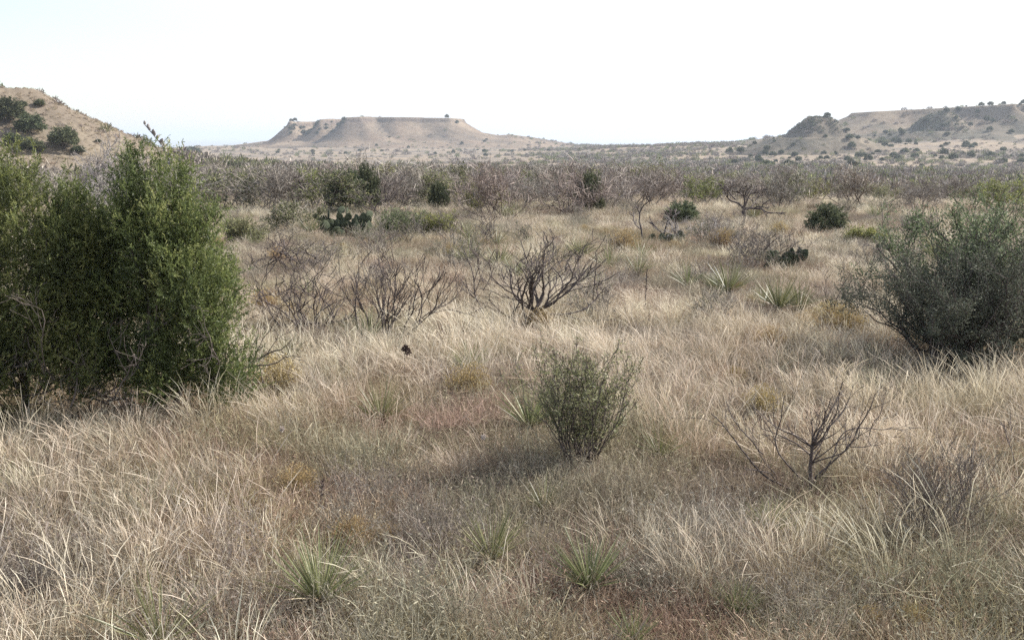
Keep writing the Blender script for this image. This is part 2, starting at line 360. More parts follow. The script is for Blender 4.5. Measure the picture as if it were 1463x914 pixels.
WIND = np.array([-1.0, -.15, 0])
UPZ = np.array([0, 0, 1.])
def straw_tile(g, ntuft, R_):
    """a square metre or so of bunchgrass: several tufts of flowering stalks with leaves round the foot"""
    mb = MB()
    for _ in range(ntuft):
        c = np.array([*(unit(g.normal(0, 1, 2)) * R_ * math.sqrt(g.uniform(0, 1))), 0]); sc = g.uniform(.6, 1.15); spread = .09 * sc
        B, S = int(g.integers(8, 26)), 7; t = np.linspace(0, 1, S)[None, :, None]
        h = g.uniform(.34, .72, B) * sc; a = g.uniform(0, 2 * np.pi, B); rad = spread * np.sqrt(g.uniform(0, 1, B))
        base = np.stack([np.cos(a) * rad, np.sin(a) * rad, np.zeros(B)], 1) + c
        tw = WIND * g.uniform(-.25, .9) + np.array([g.normal(0, .35), g.normal(0, .35), 0])
        lean = (tw + g.normal(0, .45, (B, 3)) * [1, 1, 0]) * g.uniform(.08, .5, B)[:, None] + np.stack([np.cos(a), np.sin(a), 0 * a], 1) * .22
        C = base[:, None] + UPZ * (h[:, None, None] * (t - .14 * t ** 3)) + lean[:, None] * h[:, None, None] * (.35 * t + .65 * t ** 2.6)
        C[:, 1:] += np.cumsum(g.normal(0, .006, (B, S - 1, 3)), 1)
        # some stalks are snapped and hang over
        bk = np.nonzero(g.uniform(0, 1, B) < .14)[0]
        for i in bk:
            j = int(g.integers(2, 5)); v = unit(np.array([*g.normal(0, 1, 2), g.uniform(-.5, .2)])); C[i, j + 1:] = C[i, j] + v * (np.arange(1, S - j) * h[i] / S)[:, None]
        w0 = g.uniform(.0013, .0025, B)
        prof = np.array([.85, .85, .75, .8, 1.5, 2.1, .4])
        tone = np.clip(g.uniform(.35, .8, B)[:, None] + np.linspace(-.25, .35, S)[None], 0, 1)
        blades(mb, C, w0[:, None] * prof[None], unit(np.cross(lean + [0, 0, .6], g.normal(0, 1, (B, 3)))), tone)
        B, S = int(g.integers(40, 75)), 6; t = np.linspace(0, 1, S)[None, :, None]
        a = g.uniform(0, 2 * np.pi, B); rad = spread * np.sqrt(g.uniform(0, 1, B)); L = g.uniform(.12, .40, B) * sc
        out = np.stack([np.cos(a), np.sin(a), 0 * a], 1) * g.uniform(.2, .9, B)[:, None] + tw * .3
        base = np.stack([np.cos(a) * rad, np.sin(a) * rad, np.zeros(B)], 1) + c
        dr = g.uniform(.05, .6, B)[:, None, None]
        C = base[:, None] + UPZ * (L[:, None, None] * (t - dr * t ** 2.4)) + out[:, None] * L[:, None, None] * (t ** 1.3) * .75
        C[:, 1:] += np.cumsum(g.normal(0, .008, (B, S - 1, 3)), 1); C[..., 2] = np.maximum(C[..., 2], .004)
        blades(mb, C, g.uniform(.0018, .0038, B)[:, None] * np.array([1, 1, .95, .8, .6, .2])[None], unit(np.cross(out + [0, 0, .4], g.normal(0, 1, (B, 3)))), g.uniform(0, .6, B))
    # fallen and flattened stems
    B, S = 26, 4; t = np.linspace(0, 1, S)[None, :, None]; a = g.uniform(0, 6.28, B)
    base = np.stack([g.uniform(-.5, .5, B), g.uniform(-.5, .5, B), g.uniform(.02, .22, B)], 1); d = np.stack([np.cos(a), np.sin(a), g.normal(0, .25, B)], 1)
    C = base[:, None] + d[:, None] * (g.uniform(.15, .5, B)[:, None, None] * t) + np.cumsum(g.normal(0, .01, (B, S, 3)), 1)
    blades(mb, C, np.full((B, S), .0026), unit(np.cross(d, g.normal(0, 1, (B, 3)))), g.uniform(.3, 1, B))
    return mb.mesh('straw_tile', M['straw'])
def low_tile(g, ntuft, R_, n0, h0, rad, mat, leafy=0):
    mb = MB(); S = 5; t = np.linspace(0, 1, S)[None, :, None]
    for _ in range(ntuft):
        c = np.array([*(unit(g.normal(0, 1, 2)) * R_ * math.sqrt(g.uniform(0, 1))), 0]); sc = g.uniform(.6, 1.25); h = h0 * sc; n = int(n0 * g.uniform(.6, 1.3)); tb = g.normal(0, .12)
        a = g.uniform(0, 2 * np.pi, n); r = rad * sc * np.sqrt(g.uniform(0, 1, n)); L = h * g.uniform(.45, 1.15, n)
        base = np.stack([np.cos(a) * r, np.sin(a) * r, np.zeros(n)], 1) + c
        d = unit(np.stack([np.cos(a), np.sin(a), 0 * a], 1) * g.uniform(0, .8, n)[:, None] + g.normal(0, .45, (n, 3)) * [1, 1, .2] + [0, 0, .75])
        C = base[:, None] + d[:, None] * (L[:, None, None] * t) + np.cumsum(g.normal(0, .014, (n, S, 3)), 1)
        C[..., 2] = np.maximum(C[..., 2], .003)
        blades(mb, C, g.uniform(.0016, .0036, n)[:, None] * np.array([1, .9, .8, .7, .4])[None], unit(np.cross(d, g.normal(0, 1, (n, 3)))), np.clip(g.uniform(0, 1, n) + tb, 0, 1))
        if leafy:
            lf = int(leafy * sc); k = g.integers(0, n, lf); s = g.integers(1, S, lf); P = C[k, s] + g.normal(0, .012, (lf, 3))
            d2 = unit(g.normal(0, 1, (lf, 3)) + [0, 0, .3]); l = g.uniform(.012, .03, lf)
            blades(mb, np.stack([P, P + d2 * l[:, None] * .5, P + d2 * l[:, None]], 1), np.stack([l * .1, l * .2, l * .05], 1), unit(np.cross(d2, g.normal(0, 1, (lf, 3)))), np.clip(g.uniform(.2, .75, lf) + tb, 0, 1))
    return mb.mesh('tile', mat)

g = np.random.default_rng(7)
def sector(n, r0, r1, half, pw=2.0):
    """points over the visible wedge of the terrace, denser where near (pw < 2)"""
    r = (r0 ** pw + (r1 ** pw - r0 ** pw) * g.uniform(0, 1, n)) ** (1 / pw); a = g.uniform(-half, half, n)
    return r * np.sin(a), r * np.cos(a) - 2.0
CLEAR = []       # plants that shade the grass out beneath them: x, y, radius
def scatter_cover():
    for o in COL.objects:
        if o.parent is None and o.name.split('.')[0] in ('yucca_plant', 'broom_mound_shrub', 'mesquite_shrub') and o.location.y < 32 and o.get('group') != 'yuccas half hidden in straw':
            CLEAR.append((o.location.x, o.location.y - .22, .62 if 'young dark' in o['label'] else .38))
    def keep(x, y, f=1.0):
        k = np.ones(len(x), bool)
        for cx, cy, cr in CLEAR: k &= np.hypot(x - cx, y - cy) > cr * f
        return k
    # tall straw
    x, y = sector(17000, 4.7, 62, R(37), 1.3)
    r = np.hypot(x, y)
    d = .55 + 3.5 * fbm(x / 2.0, y / 2.0, 21, 3) + 1.5 * fbm(x / 6, y / 6, 23, 2)
    d = d - .16 * smooth(9.0, 6.2, r) + .22 * smooth(12, 22, r)
    k = (g.uniform(0, 1, len(x)) < d) & keep(x, y); x, y = x[k], y[k]; n = len(x); r = r[k]
    tilt = lambda n: np.stack([g.normal(0, .07, n), g.normal(0, .07, n)], 1)
    P = np.stack([x, y, ground_z(x, y) - .02], 1)
    rot = np.concatenate([tilt(n), g.normal(0, .5, (n, 1))], 1)
    pat = np.clip(.55 + 2.6 * fbm(x / 2.4, y / 2.4, 29, 3) + .25 * smooth(9, 5.5, r) - .25 * smooth(8, 14, r), 0, 1)
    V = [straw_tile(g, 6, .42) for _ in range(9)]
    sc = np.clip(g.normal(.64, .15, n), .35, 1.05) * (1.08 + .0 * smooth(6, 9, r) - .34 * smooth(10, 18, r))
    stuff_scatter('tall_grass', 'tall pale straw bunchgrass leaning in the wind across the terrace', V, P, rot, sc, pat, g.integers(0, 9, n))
    # low tangle
    x, y = sector(9500, 4.4, 62, R(37), 1.2)
    k = keep(x, y, .4); x, y = x[k], y[k]; n = len(x)
    P = np.stack([x, y, ground_z(x, y) - .02], 1)
    rot = np.concatenate([tilt(n), g.uniform(0, 6.28, (n, 1))], 1)
    pat = np.clip(.5 + 2.6 * fbm(x / 1.7, y / 1.7, 39, 3), 0, 1)
    V = [low_tile(g, 9, .48, 100, .17, .16, M['low'], 60) for _ in range(7)]
    stuff_scatter('undergrowth', 'low brown tangle of dry stems between the grass tufts', V, P, rot, np.clip(g.normal(1, .18, n), .6, 1.5), pat, g.integers(0, 7, n))
    # grey upright weeds
    x, y = sector(7000, 4.4, 42, R(37), 1.1)
    r = np.hypot(x, y)
    d = .16 + 1.7 * fbm(x / 1.8, y / 1.8, 51, 3) + .50 * smooth(8.5, 5.5, r)
    k = (g.uniform(0, 1, len(x)) < d) & keep(x, y, .8); x, y = x[k], y[k]; n = len(x)
    P = np.stack([x, y, ground_z(x, y) - .02], 1)
    rot = np.concatenate([tilt(n), g.uniform(0, 6.28, (n, 1))], 1)
    pat = np.clip(.4 + 2.6 * fbm(x / 1.1, y / 1.1, 57, 3), 0, 1)
    V = [low_tile(g, 5, .36, 60, .30, .08, M['weed'], 190) for _ in range(7)]
    stuff_scatter('weeds', 'grey brown upright weeds with tiny dry leaves', V, P, rot, np.clip(g.normal(.92, .15, n), .6, 1.3), pat, g.integers(0, 7, n))

# ------------------------------------------------------------------ plants
def fit(root, top=None, wide=None, q=99.5):
    """scale a finished plant to its surveyed height and spread"""
    V = []
    for c in root.children:
        a = np.empty(len(c.data.vertices) * 3, np.float32); c.data.vertices.foreach_get('co', a); V.append(a.reshape(-1, 3))
    V = np.concatenate(V); y = root.location.y; sx, sz = root.scale.x, root.scale.z
    if top is not None:
        h = CAM_H + y * math.tan(math.atan((PH / 2 - top) / FPX) - PITCH) - root.location.z
        sz = h / np.percentile(V[:, 2], q)
    if wide is not None:
        sx = wide / FPX * y / (np.percentile(V[:, 0], 97.5) - np.percentile(V[:, 0], 2.5))
    else: sx = sz
    root.scale = (sx, sx, sz); return root
def meters(px, py, w):  # photo width at the depth of a ground point
    p = at(px, py); return p, w / FPX * p[1] * 1.0
def spray_mesh(g, axes, nspray, nleaf, slen, leaf, width, jitter, name, mat):
    """feathery evergreen sprays along plume axes [(inner, tip)]"""
    A0 = np.array([a for a, b in axes]); A1 = np.array([b for a, b in axes])
    n = len(axes) * nspray; i = np.repeat(np.arange(len(axes)), nspray)
    t = g.uniform(0, 1, n) ** .75
    ax = unit(A1 - A0)[i]
    bend = (t ** 2)[:, None] * np.array([0, 0, .12])
    j = jitter * (1.15 - .8 * t)[:, None]
    O = A0[i] + (A1 - A0)[i] * t[:, None] + bend + g.normal(0, 1, (n, 3)) * j
    D = unit(ax * .7 + g.normal(0, .55, (n, 3)) + np.array([0, 0, .35]))
    base_tone = np.clip(g.normal(.42, .22, len(axes))[i] + g.normal(0, .13, n), 0, 1)
    s = np.tile(np.linspace(0, 1, nleaf), n); k = np.repeat(np.arange(n), nleaf); m = len(k)
    P = O[k] + D[k] * (s * slen * g.uniform(.7, 1.2, m))[:, None]
    d = unit(D[k] * .75 + g.normal(0, .5, (m, 3))); L = leaf * g.uniform(.6, 1.3, m)
    C = np.stack([P, P + d * L[:, None] * .55, P + d * L[:, None]], 1)
    W = np.stack([L * width * .5, L * width, L * width * .2], 1)
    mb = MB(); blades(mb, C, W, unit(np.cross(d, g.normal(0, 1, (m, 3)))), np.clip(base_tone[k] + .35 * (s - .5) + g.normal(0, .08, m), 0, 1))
    return mb.mesh(name, mat)
def juniper(g, loc, label, blobs, nplume, trunk_tops, lower_twigs=0):
    root = empty('juniper_tree', loc, 0, label, 'juniper')
    axes = []; vol = np.array([b[1][0] * b[1][1] * b[1][2] for b in blobs]) ** .67
    pick = g.choice(len(blobs), nplume, p=vol / vol.sum())
    for b in pick:
        c, r, low = blobs[b]; c = np.array(c); r = np.array(r)
        d = unit(g.normal(0, 1, 3) + np.array([0, 0, .25]))
        if d[2] < low: d[2] = low + abs(g.normal(0, .15)); d = unit(d)
        tip = c + d * r * g.uniform(.72, 1.1); inner = c + d * r * g.uniform(.3, .5) - np.array([0, 0, .12])
        axes.append((inner, tip))
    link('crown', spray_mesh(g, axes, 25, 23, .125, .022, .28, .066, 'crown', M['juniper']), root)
    tr = MB(); br = []
    for i, (b0, tp) in enumerate(trunk_tops):
        b0 = np.array(b0); tp = np.array(tp); L = np.linalg.norm(tp - b0)
        out = []; grow(g, b0, tp - b0, L, .032, 3, out, .16, .02, (3, 4), .45, (.5, 1.1), .11, .35, .1)
        xm = [min(b[0][0] - b[1][0] for b in blobs), max(b[0][0] + b[1][0] for b in blobs)]
        tubes(tr, [q for q in out if (q[1][:, 0].max() < xm[1] * .85 and q[1][:, 0].min() > xm[0] * .85 and q[1][:, 1].min() > -.45)])
    tr.build('trunk', M['cedar_bark'], root, True)
    if lower_twigs:
        mb = MB(); out = []
        for _ in range(lower_twigs):
            a = g.uniform(0, 6.28); p = np.array([g.uniform(-.9, .9), g.uniform(-.5, .35), g.uniform(.05, .5)])
            grow(g, p, [math.cos(a), math.sin(a) - .3, g.uniform(-.1, .9)], g.uniform(.35, .8), .008, 2, out, .3, .04, (3, 5), .55, (.5, 1.2), .07, .4)
        tubes(mb, out, .5, .0022); mb.build('dead_branch_tangle', M['cedar_bark'], root)
    return root

g = np.random.default_rng(11)
pA = at(235, 596)
jA = juniper(g, pA, 'big green juniper with a bright fringe reaching down to the grass', [
    ((.02, 0, 1.42), (.36, .40, .50), -.3), ((.14, .0, 1.05), (.50, .50, .55), -.5), ((.30, -.1, .72), (.40, .40, .45), -.9), ((.36, -.12, .36), (.32, .28, .24), -.6),
    ((-.40, .1, 1.02), (.42, .40, .42), -.4), ((.30, .05, 1.12), (.36, .36, .36), -.4), ((-.62, .0, 1.12), (.40, .40, .5), -.5), ((-.6, -.05, .6), (.42, .36, .36), -.6), ((-.15, .15, .95), (.45, .45, .45), -.4), ((.08, -.2, .38), (.38, .3, .28), -.7), ((-.3, -.05, .5), (.4, .35, .3), -.6), ((.62, -.15, .36), (.26, .26, .2), -.6)], 500,
    [((0, 0, -.03), (.05, 0, 1.5)), ((.05, 0, -.03), (.4, -.1, .9)), ((-.05, 0, -.03), (-.4, .1, 1.2)), ((0, .05, -.03), (-.2, .2, 1.1))], 22)
pB = at(35, 604)
jB = juniper(g, pB, 'dark juniper at the picture edge with bare dead lower limbs', [
    ((.10, 0, 1.45), (.42, .45, .48), -.3), ((-.35, .0, 1.35), (.5, .5, .66), -.4), ((.42, .05, 1.20), (.38, .42, .44), -.4), ((.1, -.1, .95), (.6, .45, .36), -.4), ((-.5, -.1, .75), (.55, .4, .4), -.6), ((.45, -.05, .62), (.4, .35, .35), -.6), ((-.15, .1, .5), (.5, .35, .3), -.5), ((-.75, .1, .45), (.5, .35, .3), -.5), ((-.25, -.28, .42), (.45, .3, .3), -.7), ((.3, -.25, .4), (.4, .3, .28), -.7), ((-.9, 0, 1.2), (.55, .55, .7), -.5)], 470,
    [((0, 0, -.03), (.1, 0, 1.5)), ((.06, 0, -.03), (.42, 0, 1.25)), ((-.05, 0, -.03), (-.45, .1, 1.5)), ((-.1, 0, -.03), (-1.0, .1, 1.2))], 44)
fit(jA, 202, None, 99.97); jA.scale.x = jA.scale.y = 1.0; fit(jB, 190, None, 99.97); jB.scale.x = jB.scale.y = max(jB.scale.z, .95)
CLEAR += [(pA[0], pA[1], .6), (pB[0], pB[1], .9)]

# --- bare mesquites, every main limb a part
def mesquite(g, loc, label, limbs, name='mesquite_shrub', cat='mesquite', mat='bark', lev=2, r=.016, zig=.26, up=.10, ch=(3, 5), ratio=.62, seg=.06, rmin=.0022, group=None, trunk=None, ang=(.45, 1.0)):
    root = empty(name, loc, 0, label, cat, group)
    if trunk is not None:
        mb = MB(); P = np.array(trunk, float); n = len(P); tube(mb, P, np.linspace(r * 1.9, r * 1.1, n), 7); mb.build('trunk', M[mat], root, True)
    for d in limbs:
        p0 = np.array(d[0], float); v = np.array(d[1], float); out = []
        grow(g, p0, v, float(np.linalg.norm(v)), d[2] if len(d) > 2 else r, lev, out, zig, up, ch, ratio, ang, seg, .42, .2)
        mb = MB(); tubes(mb, out, .5, rmin); mb.build('branch', M[mat], root)
    return root
g = np.random.default_rng(23)
# twisted one in the middle of the grass: trunk leaning away, fan of whippy shoots and a low bough
p = at(748, 474)
limbs = [((.08, 0, .33), (g.uniform(-.55, .6), g.uniform(-.35, .35), g.uniform(.55, .85)), .011) for _ in range(11)]
limbs += [((.10, 0, .30), (.62, -.15, .05), .017), ((.02, 0, .22), (-.25, .1, .75), .013), ((.12, 0, .36), (.5, .1, .45), .012), ((.1, 0, .34), (.75, 0, .35), .011), ((-.02, 0, .1), (-.45, -.1, .3), .009)]
fit(mesquite(g, p, 'bare dark mesquite with a bent trunk and a fan of shoots amid the straw', limbs, rmin=.0035, r=.021, zig=.17, up=.10, ch=(3, 4), trunk=[(-.02, 0, -.04), (.01, 0, .1), (.05, 0, .22), (.10, 0, .34), (.18, 0, .44)], ang=(.25, .7)), 332, 175)
# wide many-stemmed clump
p = at(560, 492)
limbs = [((g.uniform(-.12, .12), g.uniform(-.15, .15), -.02), (g.uniform(-.15, .85), g.uniform(-.3, .3), g.uniform(.6, .95)), .012) for _ in range(10)]
limbs += [((-.3, 0, -.02), (-.1, .1, .85), .013), ((-.35, 0, -.02), (-.35, 0, 1.0), .013)]
fit(mesquite(g, p, 'many stemmed bare mesquite fanning out sideways above pale grass', limbs, rmin=.0035, r=.012, zig=.16, up=.10, ch=(3, 5), ang=(.25, .7)), 352, 160)
p = at(452, 480)
limbs = [((g.uniform(-.15, .15), g.uniform(-.15, .15), -.02), (g.uniform(-.75, .25), g.uniform(-.3, .3), g.uniform(.4, .85)), .010) for _ in range(14)]
fit(mesquite(g, p, 'crooked bare mesquite with low sprawling limbs beside the many stemmed clump', limbs, rmin=.0035, zig=.25, ch=(3, 5)), 362, 150)
p = at(690, 456)
fit(mesquite(g, p, 'thin bare mesquite sapling beside the bent trunked one', [((0, 0, -.02), (-.06, 0, .85), .010), ((0, 0, .3), (.22, 0, .35), .006), ((0, 0, .4), (-.2, .05, .3), .006)], zig=.14, ch=(4, 6), ratio=.4), 352, 60)
p = at(420, 390)
limbs = [((g.uniform(-.5, .5), g.uniform(-.3, .3), -.02), (g.uniform(-.9, .9), g.uniform(-.3, .3), g.uniform(.45, 1.0)), .014) for _ in range(9)]
fit(mesquite(g, p, 'sprawling bare brown mesquite close below the prickly pear', limbs, zig=.28, ch=(3, 5), rmin=.004), 325, 190)
p = at(932, 346)
fit(mesquite(g, p, 'three dark upright bare stems in front of the thicket', [((-.15, 0, -.02), (-.05, 0, 1.15), .022), ((.15, 0, -.02), (.1, 0, .9), .024), ((.4, .1, -.02), (.12, 0, 1.0), .02)], zig=.14, ch=(3, 4), ratio=.45, seg=.12, rmin=.011), 283, 60)
p = at(1062, 318)
fit(mesquite(g, p, 'contorted dark mesquite tree with a spreading bare crown', [((.0, 0, .55), (-.9, 0, .75), .05), ((.05, 0, .55), (.95, 0, .75), .05), ((0, 0, .6), (-.2, 0, 1.0), .04), ((.1, 0, .5), (1.3, .1, .25), .04), ((0, 0, .6), (.4, .2, .9), .035), ((-.3, 0, .9), (-.7, .1, .3), .03)], 'mesquite_tree', r=.05, zig=.34, seg=.14, rmin=.014, ch=(3, 5), up=.02, ratio=.5, trunk=[(.1, 0, -.1), (.05, 0, .2), (-.02, 0, .45), (.02, 0, .62)]), 258, 88)
p = at(422, 303)
fit(mesquite(g, p, 'bare mesquite tree with two dark trunks at the thicket edge', [((0, 0, .4), (-.6, 0, 1.0), .035), ((.0, 0, .4), (.5, 0, 1.0), .035), ((.5, 0, -.05), (.9, 0, .9), .03), ((0, 0, .5), (.05, .2, 1.1), .03)], 'mesquite_tree', r=.034, zig=.28, seg=.14, rmin=.009, ch=(4, 6), trunk=[(0, 0, -.1), (-.03, 0, .2), (0, 0, .5)]), 240, 80)
p = at(535, 316)
fit(mesquite(g, p, 'bare mesquite leaning away above the prickly pear clump', [((0, 0, 0), (.75, 0, 1.0), .035), ((.3, 0, .4), (.8, .1, .6), .025), ((.2, 0, .3), (-.4, 0, .9), .022), ((.5, 0, .6), (.3, 0, .9), .02)], r=.03, zig=.24, seg=.12, rmin=.008, ch=(4, 6)), 258, 90)
p = at(1186, 447)
fit(mesquite(g, p, 'small bare mesquite leaning over beside the spiky yucca bank', [((0, 0, 0), (.3, 0, .65), .011), ((0, 0, 0), (-.12, 0, .5), .009), ((.05, 0, .1), (.5, 0, .45), .009)], zig=.18, ch=(3, 5), rmin=.003), 362, 85)
p = at(1100, 384)
limbs = [((g.uniform(-.5, .5), g.uniform(-.2, .2), -.02), (g.uniform(-.5, .6), g.uniform(-.2, .2), g.uniform(.6, 1.1)), .014) for _ in range(8)]
fit(mesquite(g, p, 'dark bare brush growing through a small prickly pear', limbs, zig=.24, ch=(3, 5), rmin=.005), 325, 105)
p = at(990, 350)
limbs = [((g.uniform(-.8, .8), g.uniform(-.3, .3), -.02), (g.uniform(-.5, .5), g.uniform(-.2, .2), g.uniform(.5, 1.0)), .012) for _ in range(8)]
fit(mesquite(g, p, 'grey bare brush between the three stems and the contorted tree', limbs, zig=.26, ch=(3, 5), rmin=.006, mat='grey_bark'), 305, 90)
p = at(640, 352)
limbs = [((g.uniform(-1.0, 1.0), g.uniform(-.3, .3), -.02), (g.uniform(-.3, .3), g.uniform(-.2, .2), g.uniform(.5, .9)), .010) for _ in range(9)]
fit(mesquite(g, p, 'thin bare brush standing past the pale green bush', limbs, zig=.22, ch=(3, 4), rmin=.005), 300, 130)
p = at(170, 330) if False else np.array([-7.6, 20.5, hz(-7.6, 20.5)])
limbs = [((g.uniform(-.3, .3), g.uniform(-.2, .2), .2), (g.uniform(-.8, .8), g.uniform(-.3, .3), g.uniform(1.3, 2.0)), .024) for _ in range(9)]
fit(mesquite(g, p, 'pale grey leafless shrub showing behind the two junipers', limbs, zig=.22, ch=(4, 5), rmin=.006, mat='grey_bark', seg=.12, lev=3), 196, 150)
# young one close by, branching at chest height of the grass
p = at(1156, 716)
limbs = [((.0, 0, g.uniform(.26, .44)), (g.uniform(-.42, .42), g.uniform(-.25, .25), g.uniform(.2, .48)), .0062) for _ in range(17)]
limbs += [((-.06, 0, .02), (-.72, .1, .62), .0085), ((-.34, .05, .34), (-.34, .05, .40), .0055), ((.02, .05, .12), (.62, .05, .60), .0085), ((.02, .05, .06), (.8, .1, .5), .0075), ((-.02, .05, .1), (-.5, .1, .6), .0075), ((-.2, .1, .1), (-.3, 0, .5), .005), ((.36, .1, .44), (-.03, .05, .42), .004), ((.44, .1, .46), (.02, .05, .40), .004)]
fit(mesquite(g, p, 'young dark mesquite with a single stem and open spiky top', limbs, r=.0095, zig=.12, up=.03, ch=(3, 4), ratio=.45, seg=.035, rmin=.0014, trunk=[(0, 0, -.04), (.005, 0, .12), (-.005, 0, .25), (0, 0, .36), (0, 0, .44)], ang=(.4, 1.0)), 526, 270)
p = at(1455, 690)
fit(mesquite(g, p, 'bare dark twigs poking up at the picture edge by the tall grass', [((0, 0, 0), (-.12, 0, .5), .006), ((0, 0, 0), (.15, 0, .5), .006), ((.05, 0, .2), (-.2, 0, .35), .005)], zig=.16, ch=(3, 4), ratio=.5, seg=.04), 575, None)
def stalk(px, py, top, lean, label):
    p = at(px, py); hgt = (py - top) / FPX * p[1] * 1.02
    root = empty('dead_stalk', p, 0, label, 'dead stalk', 'dead stalks')
    mb = MB(); tube(mb, [(0, 0, -.03), (lean * .3, 0, hgt * .4), (lean * .8, 0, hgt * .8), (lean, 0, hgt)], [.007, .006, .0055, .004], 5); mb.build('stem', M['bark'], root, True)
    mb = MB()
    for k in range(9):
        z = hgt * (.55 + .05 * k); x = lean * (z / hgt)
        a = k * 2.4; tube(mb, [(x, 0, z), (x + .012 * math.cos(a), .012 * math.sin(a), z + .012), (x + .016 * math.cos(a), .016 * math.sin(a), z + .028)], [.0035, .0055, .002], 4)
    mb.build('seed_pod', M['seed'], root); return root
stalk(921, 452, 384, .02, 'tall dark dead stalk standing by itself amid straw')
stalk(845, 462, 368, .06, 'slender dark stalk leaning next to the bent mesquite')
stalk(458, 742, 690, .02, 'short dark stalk beside a yellow tuft of broom')

# --- seed heads
def seed_head(px, py, top, label, mat, r, cat):
    p = at(px, py); hgt = (py - top) / FPX * p[1]
    root = empty('seed_head', p, 0, label, cat, 'seed heads on stems')
    mb = MB(); tube(mb, [(0, 0, -.02), (-.01, 0, hgt * .5), (.0, 0, hgt)], [.003, .0028, .0025], 5); mb.build('stem', M['dry' if mat == 'fluff' else 'bark'], root)
    q = np.random.default_rng(px); mb = MB(); n = 160
    d = unit(q.normal(0, 1, (n, 3))); c = np.array([0, 0, hgt]) + d * [r * .7, r * .7, r] * q.uniform(.2, .8, (n, 1)) + np.array([[0, 0, 0], [.6, 0, -.7]])[q.integers(0, 2, n)] * r * (mat == 'seed')
    L = r * q.uniform(.35, .6, n)
    blades(mb, np.stack([c, c + d * L[:, None] * .5, c + d * L[:, None]], 1), np.stack([L * .5, L * .7, L * .2], 1), unit(np.cross(d, q.normal(0, 1, (n, 3)))), q.uniform(0, 1, n))
    mb.build('flower', M[mat], root)
seed_head(580, 560, 496, 'almost black dried seed head rising out of pale grass', 'seed', .040, 'seed head')
seed_head(404, 650, 613, 'small white fluffy seed head in the dry grass', 'fluff', .022, 'seed head')
seed_head(691, 665, 624, 'pinkish white seed head in the grass near the green shrub', 'fluff', .02, 'seed head')

# --- leafy shrubs
def leafy_shrub(g, loc, label, name, stems, nleaf, size, spread, leaf, bark, r=.009, lev=2, zig=.2, up=.12, ch=(3, 5), ratio=.6, width=.35, ang=(.3, .8), rmin=.002, seg=.06, cat='shrub', levs=(0, 1)):
    root = empty(name, loc, 0, label, cat); out = []
    for s in stems: grow(g, s[0], s[1], float(np.linalg.norm(s[1])), r, lev, out, zig, up, ch, ratio, ang, seg, .4, .2)
    mb = MB(); tubes(mb, out, .5, rmin); mb.build('stems' if False else 'branch_frame', M[bark], root)
    mb = MB(); leaves_on(g, mb, out, nleaf, size, spread, width, levs); mb.build('foliage', M[leaf], root)
    return root
g = np.random.default_rng(37)
p = at(832, 676)
stems = [((g.uniform(-.05, .05), g.uniform(-.05, .05), -.02), (math.cos(a) * t, math.sin(a) * t, .72 * g.uniform(.75, 1.05))) for a, t in [(g.uniform(0, 6.28), .50 * math.sqrt(g.uniform(0, 1))) for _ in range(34)]]
fit(leafy_shrub(g, p, 'round green broom like shrub in the middle of the dry grass', 'broom_shrub', stems, 10000, .02, .013, 'green_leaf', 'bark', .0055, 2, .13, .12, (4, 6), .42, .3, (.25, .65), .0016), 486, 134)
p = at(1362, 534)
stems = [((g.uniform(-.12, .12), g.uniform(-.1, .1), -.02), (math.cos(a) * t, math.sin(a) * t * .8, 1.12 * g.uniform(.55, 1.0) * (1.25 - t * .62))) for a, t in [(g.uniform(0, 6.28), 1.0 * math.sqrt(g.uniform(0, 1))) for _ in range(46)]]
fit(leafy_shrub(g, p, 'dense rounded dark grey shrub casting a deep shadow on the grass', 'grey_shrub', stems, 60000, .019, .022, 'grey_leaf', 'bark', .011, 2, .2, .08, (4, 6), .5, .4, (.35, .9), .002), 345, 244)
CLEAR += [(p[0], p[1], .8), (p[0] + .6, p[1] + .2, .6)]
p = at(1392, 512)
stems = [((g.uniform(-.2, .2), g.uniform(-.1, .1), -.02), (math.cos(a) * t, math.sin(a) * t * .8, 1.55 * g.uniform(.75, 1.0) * (1.1 - t * .2))) for a, t in [(g.uniform(0, 6.28), .95 * math.sqrt(g.uniform(0, 1))) for _ in range(18)]]
fit(leafy_shrub(g, p, 'taller light green open shrub rising behind the dark grey one', 'green_shrub', stems, 26000, .026, .035, 'sage_leaf', 'bark', .016, 2, .18, .1, (4, 6), .5, .4, (.35, .8), .003), 280, 250)
p = at(214, 560)
p[0] += .05; p[1] -= .75; p[2] = hz(p[0], p[1])
stems = [((g.uniform(-.1, .1), g.uniform(-.06, .06), -.02), (g.uniform(-.35, .35), g.uniform(-.15, .15), g.uniform(.45, .72))) for _ in range(11)]
fit(leafy_shrub(g, p, 'sparse yellow green shrub growing before the junipers', 'twiggy_shrub', stems, 1600, .034, .02, 'lime_leaf', 'grey_bark', .006, 2, .2, .08, (3, 4), .5, .45, (.4, .9), .002), 455, 125)
p = at(1345, 792)
stems = [((g.uniform(-.12, .12), g.uniform(-.08, .08), -.02), (g.uniform(-.38, .38), g.uniform(-.2, .2), g.uniform(.35, .62))) for _ in range(30)]
fit(leafy_shrub(g, p, 'brown twiggy half dead shrub with fine reddish stems', 'twiggy_shrub', stems, 3600, .014, .012, 'redtwig', 'bark', .0035, 2, .16, .08, (4, 6), .5, .3, (.3, .8), .0012), 625, 170)
p = at(98, 694)
stems = [((g.uniform(-.12, .12), g.uniform(-.08, .08), -.02), (g.uniform(-.25, .25), g.uniform(-.15, .15), g.uniform(.12, .26))) for _ in range(24)]
